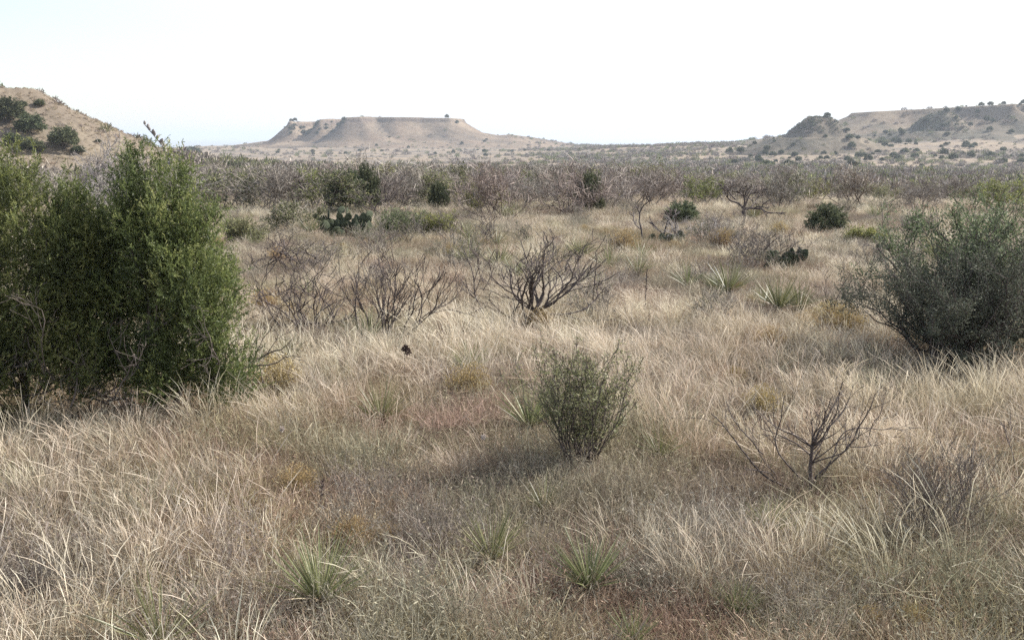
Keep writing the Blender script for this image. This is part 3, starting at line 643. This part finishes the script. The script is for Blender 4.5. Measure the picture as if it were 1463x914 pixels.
fit(leafy_shrub(g, p, 'low dark dead shrub in a hollow of the grass under the junipers', 'twiggy_shrub', stems, 1200, .016, .01, 'redtwig', 'bark', .004, 2, .2, .05, (4, 5), .55, .3, (.4, 1.0), .0016), 648, 80)
CLEAR.append((p[0], p[1], .28))
p = at(55, 876)
stems = [((g.uniform(-.2, .2), g.uniform(-.12, .12), -.02), (g.uniform(-.25, .2), g.uniform(-.15, .15), g.uniform(.18, .38))) for _ in range(34)]
fit(leafy_shrub(g, p, 'grey twiggy dead shrub low in the corner of the grass', 'twiggy_shrub', stems, 2600, .014, .01, 'twig', 'bark', .003, 2, .18, .06, (4, 6), .55, .3, (.4, 1.0), .0012), 800, 130)
CLEAR.append((p[0], p[1], .25))
for px, py, w, h, leaf, lab in ((572, 340, 88, 36, 'sage_leaf', 'soft pale green bush beside the prickly pear clump'), (618, 339, 60, 30, 'lime_leaf', 'yellowish green bush adjoining the soft pale green one'),
                                (348, 352, 60, 34, 'thicket_leaf', 'low olive bush at the edge of the big juniper'), (1232, 352, 60, 20, 'lime_leaf', 'small yellow green bush in the open straw past the dark arched bush')):
    p, W = meters(px, py, w); H = h / FPX * p[1]
    stems = [((g.uniform(-.35, .35) * W, g.uniform(-.2, .2) * W, -.02), (g.uniform(-.3, .3) * W, g.uniform(-.2, .2) * W, H * g.uniform(.6, 1.0))) for _ in range(34)]
    leafy_shrub(g, p, lab, 'soft_shrub', stems, 5200, .05, .035, leaf, 'bark', .006, 1, .18, .1, (5, 7), .5, .3, (.4, .9), .003)

# --- yuccas
def yucca_meshes(g, n, L, ndry):
    a = g.uniform(0, 2 * np.pi, n); el = np.arccos(g.uniform(.55, 1, n)); S = 5; t = np.linspace(0, 1, S)[None, :, None]
    d = np.stack([np.cos(a) * np.sin(el), np.sin(a) * np.sin(el), np.cos(el)], 1); l = L * g.uniform(.7, 1.1, n)
    C = d[:, None] * .03 + d[:, None] * l[:, None, None] * t - np.array([0, 0, 1.]) * (l * .16 * np.sin(el) ** 2)[:, None, None] * t ** 2 + np.array([0, 0, .05])
    mb = MB(); blades(mb, C, (g.uniform(.005, .0085, n) * L / .45)[:, None] * np.array([.9, 1, .85, .55, .08])[None], unit(np.cross(d, g.normal(0, 1, (n, 3)))), np.clip(g.normal(.5, .25, n), 0, 1))
    green = mb.mesh('leaf_rosette', M['yucca'])
    a = g.uniform(0, 2 * np.pi, ndry); el = g.uniform(.9, 1.75, ndry); d = np.stack([np.cos(a) * np.sin(el), np.sin(a) * np.sin(el), np.cos(el)], 1); l = L * g.uniform(.5, .95, ndry)
    C = d[:, None] * l[:, None, None] * t - np.array([0, 0, .12]) * t ** 2 * L + np.array([0, 0, .07]); C[..., 2] = np.maximum(C[..., 2], .005)
    mb = MB(); blades(mb, C, (g.uniform(.006, .010, ndry) * L / .45)[:, None] * np.array([1, 1, .8, .5, .1])[None], unit(np.cross(d, g.normal(0, 1, (ndry, 3)))), g.uniform(0, 1, ndry))
    return green, mb.mesh('dry_skirt', M['dry'])
g = np.random.default_rng(41)
YM = [yucca_meshes(g, 95, .45, 40), yucca_meshes(g, 60, .45, 26), yucca_meshes(g, 130, .45, 60)]
YUCCA = [(1112, 452, 58, 'tall grey green yucca, largest of the spiky bank before the dark grey shrub'), (1090, 446, 40, 'yucca at the open grass end of the spiky bank'), (1142, 450, 44, 'yucca of the spiky bank beside the small leaning mesquite'),
         (912, 400, 36, 'small yucca with pale leaves between the lone stalk and the three stems'), (983, 416, 40, 'single yucca in straw halfway to the contorted tree'), (1040, 426, 50, 'grass hidden yucca beside the spiky bank'),
         (1020, 420, 30, 'small yucca squeezed in next to the grass hidden one'),
         (232, 950, 120, 'bright green narrow leaved yucca at the lower edge below the twiggy dead shrub'), (458, 880, 112, 'upright green yucca near the short dark stalk'), (702, 815, 82, 'yucca with long splayed green leaves in the dark weeds'),
         (778, 742, 58, 'thin leaved yucca just below the broom shrub'), (842, 862, 92, 'broad olive yucca among grey weeds'), (757, 622, 74, 'pale yucca beside the broom shrub'), (942, 662, 58, 'green yucca tucked behind the broom shrub'),
         (1102, 772, 56, 'grey green yucca at the foot of the young mesquite'), (905, 930, 64, 'yucca cut off by the lower picture edge'), (412, 526, 52, 'olive yucca beside the orange tinted broom'),
         (545, 612, 60, 'slim pale yucca in straw between the seed heads'), (1052, 890, 62, 'yucca in the near grass below the young mesquite'), (1240, 350, 24, 'tiny distant yucca in the open straw')]
for i, (px, py, h, lab) in enumerate(YUCCA):
    p = at(px, py); s = h / FPX * p[1] / .46; k = i % 3
    if i < 1 or i % 3 == i: pass
    root = empty('yucca_plant', p, g.uniform(0, 6.28), lab, 'yucca', 'yuccas in the grass', s * 1.12)
    link('leaf_rosette', YM[k][0], root); link('dry_skirt', YM[k][1], root)
# more of both, too alike to tell apart
g2 = np.random.default_rng(43)
for i in range(34):
    r = g2.uniform(9, 33); a = g2.uniform(-R(25), R(25)); x, y = r * math.sin(a), r * math.cos(a)
    root = empty('yucca_plant', (x, y, hz(x, y)), g2.uniform(0, 6.28), 'small grass hidden yucca scattered over the open straw', 'yucca', 'yuccas half hidden in straw', g2.uniform(.8, 1.3))
    link('leaf_rosette', YM[i % 3][0], root); link('dry_skirt', YM[i % 3][1], root)
SB = []
for k in range(4):
    out = []
    for _ in range(14): grow(g2, (g2.uniform(-.15, .15), g2.uniform(-.15, .15), -.03), (g2.uniform(-.3, .3), g2.uniform(-.3, .3), g2.uniform(.3, .6)), g2.uniform(.35, .6), .006, 2, out, .2, .08, (3, 5), .5, (.3, .9), .07, .4)
    mb = MB()
    for lev, P_, rad in out: tube(mb, P_, np.maximum(rad, .003), 4 if lev == 2 else 3, {2: .1, 1: .35, 0: .55}[lev])
    fr = mb.mesh('branch_frame', M['twig']); mb = MB(); leaves_on(g2, mb, out, 700, .02, .015, .4); SB.append((fr, mb.mesh('foliage', M[('twig', 'sage_leaf', 'thicket_leaf', 'redtwig')[k]])))
SBL = ('small bare grey shrub standing in the open straw', 'small grey shrub with pale green leaves in the open straw', 'small olive leaved shrub in the open straw', 'small brown shrub with dead leaves in the open straw')
for i in range(64):
    r = g2.uniform(13, 34); a = g2.uniform(-R(25), R(26)); x, y = r * math.sin(a), r * math.cos(a); k = (0, 0, 1, 2, 3)[i % 5]
    root = empty('straw_shrub', (x, y, hz(x, y)), g2.uniform(0, 6.28), SBL[k], 'shrub', ('bare grey shrubs in the straw', 'pale leaved shrubs in the straw', 'olive shrubs in the straw', 'brown shrubs in the straw')[k], g2.uniform(.6, 1.15))
    link('branch_frame', SB[k][0], root); link('foliage', SB[k][1], root)
# flowering stalk with pods rising behind the junipers
p = np.array([-4.02, 12.3, 0]); p[2] = hz(p[0], p[1]); 
root = empty('yucca_plant', p, .5, 'yucca whose tall pod bearing stalk rises above the junipers', 'yucca', None, 1.25)
link('leaf_rosette', YM[0][0], root); link('dry_skirt', YM[0][1], root)
mb = MB(); tube(mb, [(0, 0, .05), (.08, 0, .8), (.09, 0, 1.55), (-.02, 0, 1.82), (-.16, 0, 2.0)], [.013, .011, .009, .007, .004], 6); mb.build('flower_stalk', M['grey_bark'], root, True)
q = np.random.default_rng(5)
pod = MB(); tube(pod, [(0, 0, 0), (.006, 0, .012), (.012, 0, .035), (.012, 0, .06), (.008, 0, .075)], [.004, .02, .026, .02, .006], 7); podm = pod.mesh('seed_pod', M['grey_bark'], True)
for k in range(16):
    t = k / 15; z = 1.62 + .38 * t; x = np.interp(z, [1.55, 1.82, 2.0], [.09, -.02, -.16]); o = link('seed_pod', podm, root); o.location = (x, 0, z); o.rotation_euler = (q.uniform(-.8, .8), q.uniform(-.8, .8), q.uniform(0, 6.28)); o.scale = (.8 - .3 * t,) * 3

# --- snakeweed mounds
def mound_meshes(g, n=420, R_=.16, H=.24):
    a = g.uniform(0, 2 * np.pi, n); el = np.arccos(g.uniform(.35, 1, n)); d = np.stack([np.cos(a) * np.sin(el), np.sin(a) * np.sin(el), np.cos(el)], 1)
    l = H * g.uniform(.45, 1.2, n); S = 4; t = np.linspace(0, 1, S)[None, :, None]
    C = d[:, None] * l[:, None, None] * t + np.array([0, 0, .06]) * t ** 2; C[:, 1:] += g.normal(0, .006, (n, S - 1, 3))
    mb = MB(); blades(mb, C, np.full((n, S), .0022), unit(np.cross(d, g.normal(0, 1, (n, 3)))), g.uniform(0, .6, n)); st = mb.mesh('stem_mound', M['low'])
    m = n * 5; k = np.repeat(np.arange(n), 5); P = C[k, -1] + g.normal(0, .014, (m, 3)); d2 = unit(d[k] + g.normal(0, .7, (m, 3))); L = g.uniform(.008, .018, m)
    mb = MB(); blades(mb, np.stack([P, P + d2 * L[:, None] * .5, P + d2 * L[:, None]], 1), np.stack([L * .3, L * .6, L * .3], 1), unit(np.cross(d2, g.normal(0, 1, (m, 3)))), g.uniform(0, 1, m))
    return st, mb.mesh('flower', M['gold'])
SM = [mound_meshes(g), mound_meshes(g)]
for i, (px, py, w, lab) in enumerate([(398, 566, 68, 'orange yellow broom mound at the edge of the big juniper grass'), (425, 718, 60, 'flat yellow broom mound above the short dark stalk'), (505, 788, 62, 'rusty yellow broom mound beside the upright green yucca'),
        (556, 782, 40, 'small rusty broom mound next to the larger one'), (1048, 556, 34, 'small lemon yellow broom mound in lush straw'), (1208, 484, 58, 'yellow broom mound at the foot of the dark grey shrub'), (1186, 470, 46, 'orange broom mound behind the yellow one near the grey shrub'),
        (1152, 478, 38, 'dull yellow broom mound before the spiky yucca bank'), (775, 480, 46, 'olive yellow broom mound behind the bent trunk'), (1302, 905, 44, 'pale yellow broom mound at the lower picture edge'), (1240, 906, 40, 'yellow broom mound beside the pale one at the lower edge'),
        (1030, 358, 38, 'distant yellow broom mound below the bare brush'), (892, 366, 44, 'distant ochre broom mound near the three stems')]):
    p, W = meters(px, py, w); root = empty('broom_mound_shrub', p, i * 1.3, lab, 'snakeweed', 'yellow broom mounds', (W / .46, W / .46, W / .38))
    link('stem_mound', SM[i % 2][0], root); link('flower', SM[i % 2][1], root)

for i in range(24):
    r = g.uniform(5.5, 26); a = g.uniform(-R(25), R(25)); x, y = r * math.sin(a), r * math.cos(a); q_ = g.uniform(.45, 1.0)
    root = empty('broom_mound_shrub', (x, y, hz(x, y)), g.uniform(0, 6.28), 'small ochre broom mound half buried in dry grass', 'snakeweed', 'ochre mounds buried in grass', (q_, q_, q_ * 1.15))
    link('stem_mound', SM[i % 2][0], root); link('flower', SM[i % 2][1], root)
# --- prickly pears
def pad_mesh():
    mb = MB(); n, m = 9, 14; V = []
    for i in range(n):
        t = i / (n - 1); z = .02 + t * .26; w = .105 * math.sin(math.pi * min(1, (t * .97 + .03)) ** .75) ** .62 + .008; th_ = .016 * math.sin(math.pi * (t * .94 + .03)) ** .5 + .002
        for k in range(m):
            a = 2 * math.pi * k / m; V.append((math.cos(a) * w, math.sin(a) * th_, z))
    F = [(i * m + k, i * m + (k + 1) % m, (i + 1) * m + (k + 1) % m, (i + 1) * m + k) for i in range(n - 1) for k in range(m)]
    mb.add(V, F); 
    # spines
    q = np.random.default_rng(3); N = 60; j = q.integers(m, (n - 1) * m, N); P = np.array(V)[j]; d = unit(P * [0.3, 12, 0] + q.normal(0, .4, (N, 3))); 
    blades(mb, np.stack([P, P + d * .03], 1), np.full((N, 2), .002), unit(np.cross(d, q.normal(0, 1, (N, 3)))), .5 * np.ones(N))
    return mb.mesh('pad', M['pad'], True)
PAD = pad_mesh()
def pear(g, px, py, W, H, n, label, first):
    p = at(px, py); CLEAR.append((p[0], p[1] - .6, W * .7)); root = empty('prickly_pear_plant', p, 0, label, 'prickly pear', 'prickly pear cacti')
    done = []
    for k in range(n):
        if k < n // 3 or not done: b = np.array([g.uniform(-W / 2, W / 2), g.uniform(-.3, .3), -.02]); tilt = g.normal(0, .35)
        else:
            q = done[g.integers(0, len(done))]; b = q[0] + np.array([math.sin(q[1]) * .2 * q[2] + g.uniform(-.06, .06), g.uniform(-.04, .04), math.cos(q[1]) * .22 * q[2]]); tilt = q[1] + g.normal(0, .6)
            if b[2] > H - .2: b[2] = H - .25; b[0] += g.uniform(-.2, .2)
        s = g.uniform(.62, .95); o = link('pad', PAD, root); o.location = b; o.rotation_euler = (g.normal(0, .3), tilt, g.normal(0, .7)); o.scale = (s,) * 3
        done.append((b, tilt, s))
g = np.random.default_rng(53)
pear(g, 497, 337, 1.05, .85, 90, 'large dark prickly pear clump at the foot of the leaning bare mesquite', True)
pear(g, 462, 334, .35, .3, 6, 'small prickly pear beside the large clump', False)
pear(g, 1098, 384, .8, .42, 16, 'dark prickly pear tangled in bare brush', False)
pear(g, 965, 350, .7, .3, 9, 'low prickly pear half hidden under grey brush', False)

# ------------------------------------------------------------------ thicket: bare grey brush in bulk, each bush a thing
def thicket_mesh(g, name, Rr, H, nst, ntw, mat, nleaf=0, leafmat=None):
    out = []
    for _ in range(nst):
        a = g.uniform(0, 6.28); t = math.sqrt(g.uniform(0, 1)); grow(g, (g.uniform(-.3, .3) * Rr, g.uniform(-.3, .3) * Rr, -.05), (math.cos(a) * t * Rr * .75, math.sin(a) * t * Rr * .75, H * g.uniform(.5, .9) * (1.15 - .4 * t)), H * .8, .018, 2, out, .2, .08, (4, 6), .52, (.4, 1.0), .22, .45)
    mb = MB()
    for lev, P, rad in out: tube(mb, P, np.maximum(rad, .007), 4 if lev == 2 else 3, {2: .15, 1: .4, 0: .6}[lev])
    leaves_on(g, mb, out, ntw, .30, .07, .045, (0, 1), .8)
    frame = mb.mesh(name, M[mat])
    if not nleaf: return frame, None
    m2 = MB(); leaves_on(g, m2, out, nleaf, .07, .06, .5, (0, 1), .3)
    return frame, m2.mesh('foliage', M[leafmat])
g = np.random.default_rng(61)
TH = [thicket_mesh(g, 'branch_frame', 1.25, 1.45, 13, 800, 'twig') for _ in range(5)] + [thicket_mesh(g, 'branch_frame', 1.2, 1.4, 13, 700, 'redtwig') for _ in range(2)]
TG = [thicket_mesh(g, 'branch_frame', 1.2, 1.35, 11, 250, 'twig', 2600, 'thicket_leaf') for _ in range(2)] + [thicket_mesh(g, 'branch_frame', 1.1, 1.3, 10, 200, 'twig', 2600, 'lime_leaf')]
def dark_bush_mesh(g, Rr, H, npl):
    axes = []
    for _ in range(npl):
        d = unit(g.normal(0, 1, 3)); d[2] = abs(d[2]) * 1.1 - .3; d = unit(d); c = np.array([0, 0, H * .38]); r = np.array([Rr, Rr, H * .62])
        axes.append((c + d * r * .4, c + d * r * g.uniform(.8, 1.03)))
    return spray_mesh(g, axes, 14, 6, .2, .13, .38, .12, 'crown', M['far_juniper'])
DB = [dark_bush_mesh(g, 1.15, 2.0, 100) for _ in range(4)]
trunkm = MB(); out = []
for k in range(3): grow(g, (0, 0, -.1), (g.uniform(-.4, .4), g.uniform(-.4, .4), 1.2), 1.3, .06, 1, out, .15, .05, (3, 4), .6, (.4, .9), .2)
tubes(trunkm, out); DBT = trunkm.mesh('trunk', M['cedar_bark'])
def dark_bush(x, y, w, h, label, group, k, z=None):
    r = empty('juniper_bush', (x, y, (hz(x, y) if z is None else z) - .05), k * 1.7, label, 'juniper', group, (w / 2.6, w / 2.6, h / 2.2))
    link('crown', DB[k % 4], r); link('trunk', DBT, r); return r
# named dark bushes
for i, (px, py, w, h, lab) in enumerate([(275, 224, 28, 16, 'dark round juniper on the saddle beside the hillside'), (333, 253, 40, 24, 'dark juniper at the corner of the grey thicket below the saddle'), (494, 306, 66, 68, 'big olive juniper rising behind the prickly pear'),
        (527, 304, 40, 74, 'darkest tall juniper crown beside the big olive one'), (973, 322, 54, 40, 'dark green bush behind the three bare stems'), (1180, 336, 62, 50, 'dark arched bush at the edge of the open straw'),
        (842, 308, 46, 66, 'dark crowned juniper standing above the grey thicket'), (628, 302, 34, 46, 'small juniper in the thicket above the pale green bush')]):
    p, W = meters(px, py, w); dark_bush(p[0], p[1], W, h / FPX * p[1], lab, 'junipers in the thicket', i)
# junipers on the near hillside
LH = [(10, 178, 52, 40), (45, 193, 46, 31), (92, 216, 48, 34), (46, 218, 40, 22), (30, 155, 20, 11), (57, 152, 17, 11), (112, 222, 24, 12), (20, 208, 30, 18), (140, 205, 10, 6), (8, 150, 14, 8)]
LHL = ['largest dark juniper at the picture edge of the hillside', 'rounded juniper halfway down the hillside', 'juniper low on the hillside next to bare slope', 'wide low juniper under the rounded one', 'small juniper near the hill rim',
       'tiny bush close under the hill rim corner', 'low bush at the hillside foot', 'juniper showing just above the near juniper crown', 'speck of a bush on the bare slope', 'tiny bush at the upper hill edge']
for i, (px, py, w, h) in enumerate(LH):
    p, W = meters(px, py, w); dark_bush(p[0], p[1], W, h / FPX * p[1], LHL[i], 'junipers on the hillside', i)
# thicket belt
g = np.random.default_rng(67)
def belt(n, cand, ok, sep):
    pts = []
    for x, y in cand:
        if ok(x, y) and all((x - a) ** 2 + (y - b) ** 2 > sep ** 2 for a, b in pts):
            pts.append((x, y))
            if len(pts) >= n: break
    return pts
def in_belt(x, y):
    u = x / y * FPX + PW / 2
    near = np.interp(u, [0, 300, 345, 460, 520, 640, 700, 860, 900, 1010, 1120, 1230, 1300, 1500], [36, 36, 32, 32, 36, 35, 31, 32, 36, 36, 38, 42, 38, 36])
    near = near * (1 - .22 * smooth(.02, .25, float(fbm(np.array([x / 5]), np.array([y / 5]), 99, 2)[0])))
    return y > near and -.62 < x / y < .62
r_ = np.sqrt(g.uniform(24 ** 2, 84 ** 2, 9000)); r_.sort(); a_ = g.uniform(-R(31), R(31), 9000)
T = belt(268, [(r * math.sin(a), r * math.cos(a)) for r, a in zip(r_, a_)], in_belt, 2.0)
LAB = {'twig': 'bare grey brown mesquite bush massed in the valley thicket', 'redtwig': 'bare reddish brown bush massed in the valley thicket', 'green': 'leafy olive bush among the bare thicket', 'lime': 'yellow green leafy bush among the bare thicket'}
GRP = {'twig': 'bare grey thicket bushes', 'redtwig': 'bare reddish thicket bushes', 'green': 'olive thicket bushes', 'lime': 'yellow green thicket bushes'}
for i, (x, y) in enumerate(T):
    u = x / y * FPX + PW / 2; q = g.uniform(0, 1)
    gr = .20 + .20 * (u > 880) + .12 * (380 < u < 640)
    if q < gr * .7: src = TG[i % 2]; kd = 'green'
    elif q < gr: src = TG[2]; kd = 'lime'
    elif q < gr + .14: src = TH[5 + i % 2]; kd = 'redtwig'
    else: src = TH[i % 5]; kd = 'twig'
    s = np.clip(.92 + 1.5 * float(fbm(np.array([x / 7]), np.array([y / 7]), 77, 2)[0]) + g.normal(0, .12), .5, 1.35) * (.92 - .2 * smooth(860, 960, u))
    if (x - 8.0) ** 2 + (y - 28.5) ** 2 < 16: continue
    root = empty('thicket_shrub', (x, y, hz(x, y)), g.uniform(0, 6.28), LAB[kd], 'bush', GRP[kd], (s * g.uniform(.9, 1.2), s * g.uniform(.9, 1.2), s * g.uniform(.8, 1.05)))
    link('branch_frame', src[0], root)
    if src[1]: link('foliage', src[1], root)

# bushes on the far slopes, each a thing
g = np.random.default_rng(71)
def slope_bushes(n, x0, x1, y0, y1, ok, sep, wr, label, group):
    pts = belt(n, [(g.uniform(x0, x1), g.uniform(y0, y1)) for _ in range(n * 14)], ok, sep)
    for i, (x, y) in enumerate(pts):
        w = g.uniform(*wr); o = link('slope_bush', DB[i % 4]); o.location = (x, y, hz(x, y) - .1); o.rotation_euler = (0, 0, g.uniform(0, 6.28)); o.scale = (w / 2.6, w / 2.6, w * g.uniform(.6, .85) / 2.2)
        tag(o, label, 'bush', group)
def on_right(x, y): return x / y > .20 + .0 * y and x / y < .56 and fbm(np.array([x / 45]), np.array([y / 45]), 5, 3)[0] > -.06
slope_bushes(215, 70, 360, 290, 600, on_right, 5, (1.3, 3.9), 'dark round bush dotted over the slopes below the long ridge', 'bushes on the ridge slopes')
slope_bushes(34, -200, 60, 560, 890, lambda x, y: -.26 < x / y < .08, 14, (1.8, 3.4), 'tiny dark bush on the pale apron of the mesa', 'bushes on the mesa apron')
slope_bushes(44, -186, -122, 852, 900, lambda x, y: 2 < mesa_z(np.array([x]), np.array([y]))[0] < 14 and (x < -150 or x > -150 and x < -128), 2.6, (2.6, 4.8), 'dark scrub bush clinging to the shaded scarp of the mesa', 'bushes on the mesa scarp')
for px, py, w, lab in ((641, 172.5, 7, 'lone bush standing on the mesa rim'), (655, 173.5, 6, 'smaller bush next to the lone one on the mesa rim')):
    x = (px - PW / 2) / FPX * 900; y = 893; o = link('slope_bush', DB[1]); o.location = (x, y, hz(x, y) - .2); o.scale = (w / FPX * 900 / 2.6,) * 3; tag(o, lab, 'bush', 'bushes on the mesa rim')
# the farther brush that reads as one mass
def far_mesh(g, mat, n=110):
    mb = MB(); d = unit(g.normal(0, 1, (n, 3))); d[:, 2] = np.abs(d[:, 2]); P = d * np.array([1.3, 1.3, 1.25]) * g.uniform(.35, 1, (n, 1)); e = unit(d + g.normal(0, .6, (n, 3)) + [0, 0, .5]); L = g.uniform(.3, .7, n)
    blades(mb, np.stack([P, P + e * L[:, None] * .5, P + e * L[:, None]], 1), np.stack([L * .15, L * .3, L * .08], 1), unit(np.cross(e, g.normal(0, 1, (n, 3)))), g.uniform(0, 1, n)); return mb.mesh('bush', M[mat])
n = 46000
r = (80 ** 1.2 + (1050 ** 1.2 - 80 ** 1.2) * g.uniform(0, 1, n)) ** (1 / 1.2); a = g.uniform(-R(31), R(32), n); x = r * np.sin(a); y = r * np.cos(a)
u = x / y * FPX + PW / 2
d = .80 + 2.9 * fbm(x / 38, y / 26, 91, 4)
d *= 1 - .9 * smooth(280, 440, r) * smooth(860, 720, u)              # bare mesa apron
d *= 1 - .72 * smooth(330, 450, r) * smooth(960, 1100, u)             # ridge slopes carry separate bushes
d *= 1 - .9 * smooth(330, 230, u) * smooth(90, 100, r)                # the straw hillside
k = g.uniform(0, 1, n) < d; x, y, r = x[k], y[k], r[k]; z = height(x, y)
k = (z < 8.5) | (g.uniform(0, 1, len(x)) < .12); x, y, r, z = x[k], y[k], r[k], z[k]; n = len(x)
V = [far_mesh(g, m) for m in ('twig', 'twig', 'thicket_leaf', 'redtwig', 'twig', 'thicket_leaf', 'far_juniper')]
pk = g.integers(0, 6, n)
# scrub that darkens the knolls and the scarp
xe = np.concatenate([g.uniform(-13, 9, 420) + 134.5, g.uniform(-14, 10, 420) + 217, g.uniform(-182, -126, 800)]); ye = np.concatenate([g.uniform(-13, 4, 420) + 470, g.uniform(-14, 4, 420) + 540, g.uniform(855, 903, 800)])
ze = height(xe, ye); ke = (ze > 3.2) & (g.uniform(0, 1, len(xe)) < .75) & (ze < 14.5) & ~((xe < 0) & (fbm(xe / 9, ye / 9, 33, 2) > .06))
xe, ye, ze = xe[ke], ye[ke], ze[ke]; ne = len(xe); x = np.concatenate([x, xe]); y = np.concatenate([y, ye]); z = np.concatenate([z, ze]); r = np.concatenate([r, 0 * xe]); pk = np.concatenate([pk, np.where(g.uniform(0, 1, ne) < .7, 6, 0)]); n += ne; pk_small = np.arange(n) >= n - ne
stuff_scatter('brush', 'far grey brush filling the valley floor as one mass', V, np.stack([x, y, z - .1], 1), np.stack([0 * x, 0 * x, g.uniform(0, 6.28, n)], 1), np.where(pk_small, g.uniform(.28, .5, n), np.clip(g.normal(.62, .17, n) + 1.3 * fbm(x / 22, y / 22, 95, 3), .3, 1.35) * (1 + .4 * smooth(200, 700, r))), 0 * x, pk)

n = 16000
x = g.uniform(-125, -24, n); y = g.uniform(66, 150, n); lz = left_z(x, y)
k = (lz > ground_z(x, y)) & (x / y > -.62); x, y, lz = x[k], y[k], lz[k]; n = len(x)
V = [far_mesh(g, mm_, 60) for mm_ in ('dry', 'dry', 'redtwig', 'twig')]
stuff_scatter('hill_grass', 'short tufts of dry grass covering the steep hillside', V, np.stack([x, y, lz - .05], 1), np.stack([0 * x, 0 * x, g.uniform(0, 6.28, n)], 1), g.uniform(.10, .26, n), 0 * x, g.choice(4, n, p=(.4, .4, .12, .08)))
scatter_cover()

# ------------------------------------------------------------------ air, light, camera
mb = MB(); x0, x1, y0, y1, z0, z1 = -23000, 23000, -23000, 23000, -110, 34
Vb = [(x, y, z) for z in (z0, z1) for y in (y0, y1) for x in (x0, x1)]
mb.add(Vb, [(0, 2, 3, 1), (4, 5, 7, 6), (0, 1, 5, 4), (2, 6, 7, 3), (0, 4, 6, 2), (1, 3, 7, 5)])
m = bpy.data.materials.new('air'); nt = nodes(m); v = nt.nodes.new('ShaderNodeVolumePrincipled'); v.inputs['Density'].default_value =   .00025; v.inputs['Color'].default_value = (.58, .645, .735, 1); v.inputs['Anisotropy'].default_value = .2
o_ = nt.nodes.new('ShaderNodeOutputMaterial'); nt.links.new(v.outputs[0], o_.inputs['Volume'])
tag(mb.build('haze', m), 'thin pale haze over the valley and the far plain', None, None, 'stuff')

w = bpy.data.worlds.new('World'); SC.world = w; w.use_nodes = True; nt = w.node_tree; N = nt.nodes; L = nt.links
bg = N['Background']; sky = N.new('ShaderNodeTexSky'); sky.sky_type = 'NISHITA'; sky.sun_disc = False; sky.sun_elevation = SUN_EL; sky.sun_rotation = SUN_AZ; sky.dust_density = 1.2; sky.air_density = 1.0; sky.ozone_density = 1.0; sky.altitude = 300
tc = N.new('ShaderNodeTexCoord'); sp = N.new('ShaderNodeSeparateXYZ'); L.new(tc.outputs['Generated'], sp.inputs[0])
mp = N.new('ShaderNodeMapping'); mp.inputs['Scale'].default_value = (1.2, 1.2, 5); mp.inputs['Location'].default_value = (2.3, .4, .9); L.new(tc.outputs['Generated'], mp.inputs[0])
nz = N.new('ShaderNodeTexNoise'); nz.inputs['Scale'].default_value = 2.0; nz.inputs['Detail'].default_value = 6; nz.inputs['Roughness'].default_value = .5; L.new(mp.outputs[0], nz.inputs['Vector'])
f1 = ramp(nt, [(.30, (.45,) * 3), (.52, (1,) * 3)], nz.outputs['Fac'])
f2 = ramp(nt, [(0, (.95,) * 3), (.16, (.85,) * 3), (.5, (.62,) * 3), (1, (.4,) * 3)], sp.outputs[2])   # thin cirrus veil, thickest low in the sky; upper part thickened to fill shadows
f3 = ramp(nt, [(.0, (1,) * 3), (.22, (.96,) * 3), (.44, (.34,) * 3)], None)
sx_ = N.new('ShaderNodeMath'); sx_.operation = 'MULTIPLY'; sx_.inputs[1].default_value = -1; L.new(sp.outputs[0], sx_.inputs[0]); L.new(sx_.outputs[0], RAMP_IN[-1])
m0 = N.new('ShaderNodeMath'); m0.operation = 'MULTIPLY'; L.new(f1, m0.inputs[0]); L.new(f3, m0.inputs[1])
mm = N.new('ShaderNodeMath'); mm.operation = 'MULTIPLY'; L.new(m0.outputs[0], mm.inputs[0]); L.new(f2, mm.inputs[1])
mx = N.new('ShaderNodeMix'); mx.data_type = 'RGBA'; vr = ramp(nt, [(.10, (2.72, 2.76, 2.80)), (.40, (4.3, 4.35, 4.4))], sp.outputs[2]); L.new(vr, mx.inputs[7])  # veil brightened high up, above the view, as added fill to lift shadows
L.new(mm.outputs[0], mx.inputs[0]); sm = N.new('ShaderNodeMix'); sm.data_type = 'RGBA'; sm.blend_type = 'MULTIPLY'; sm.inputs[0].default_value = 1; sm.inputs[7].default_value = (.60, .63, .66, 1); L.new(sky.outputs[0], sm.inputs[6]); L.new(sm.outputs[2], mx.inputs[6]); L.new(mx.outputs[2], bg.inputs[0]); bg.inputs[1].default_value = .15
sun = bpy.data.lights.new('sun', 'SUN'); sun.energy = 4.2; sun.angle = R(.5); sun.color = (1, .97, .925)
so = bpy.data.objects.new('sun', sun); COL.objects.link(so)
dv = Vector((math.sin(SUN_AZ) * math.cos(SUN_EL), math.cos(SUN_AZ) * math.cos(SUN_EL), math.sin(SUN_EL)))
so.rotation_euler = dv.to_track_quat('Z', 'Y').to_euler(); so.location = (20, 20, 40)
cam = bpy.data.cameras.new('camera'); cam.sensor_width = 36; cam.lens = 36 * FPX / PW; cam.clip_end = 60000; cam.clip_start = .05
co = bpy.data.objects.new('camera', cam); COL.objects.link(co); co.location = (0, 0, CAM_H); co.rotation_euler = (math.pi / 2 - PITCH, 0, 0); SC.camera = co
SC.view_settings.view_transform = 'Standard'; SC.view_settings.look = 'None'; SC.view_settings.gamma = 1; SC.view_settings.exposure = 1.38
SC.render.engine = 'CYCLES'; cy = SC.cycles
cy.max_bounces = 3; cy.diffuse_bounces = 2; cy.glossy_bounces = 1; cy.transmission_bounces = 2; cy.volume_bounces = 1; cy.use_denoising = False; cy.denoiser = 'OPENIMAGEDENOISE'; cy.denoising_input_passes = 'RGB_ALBEDO_NORMAL'
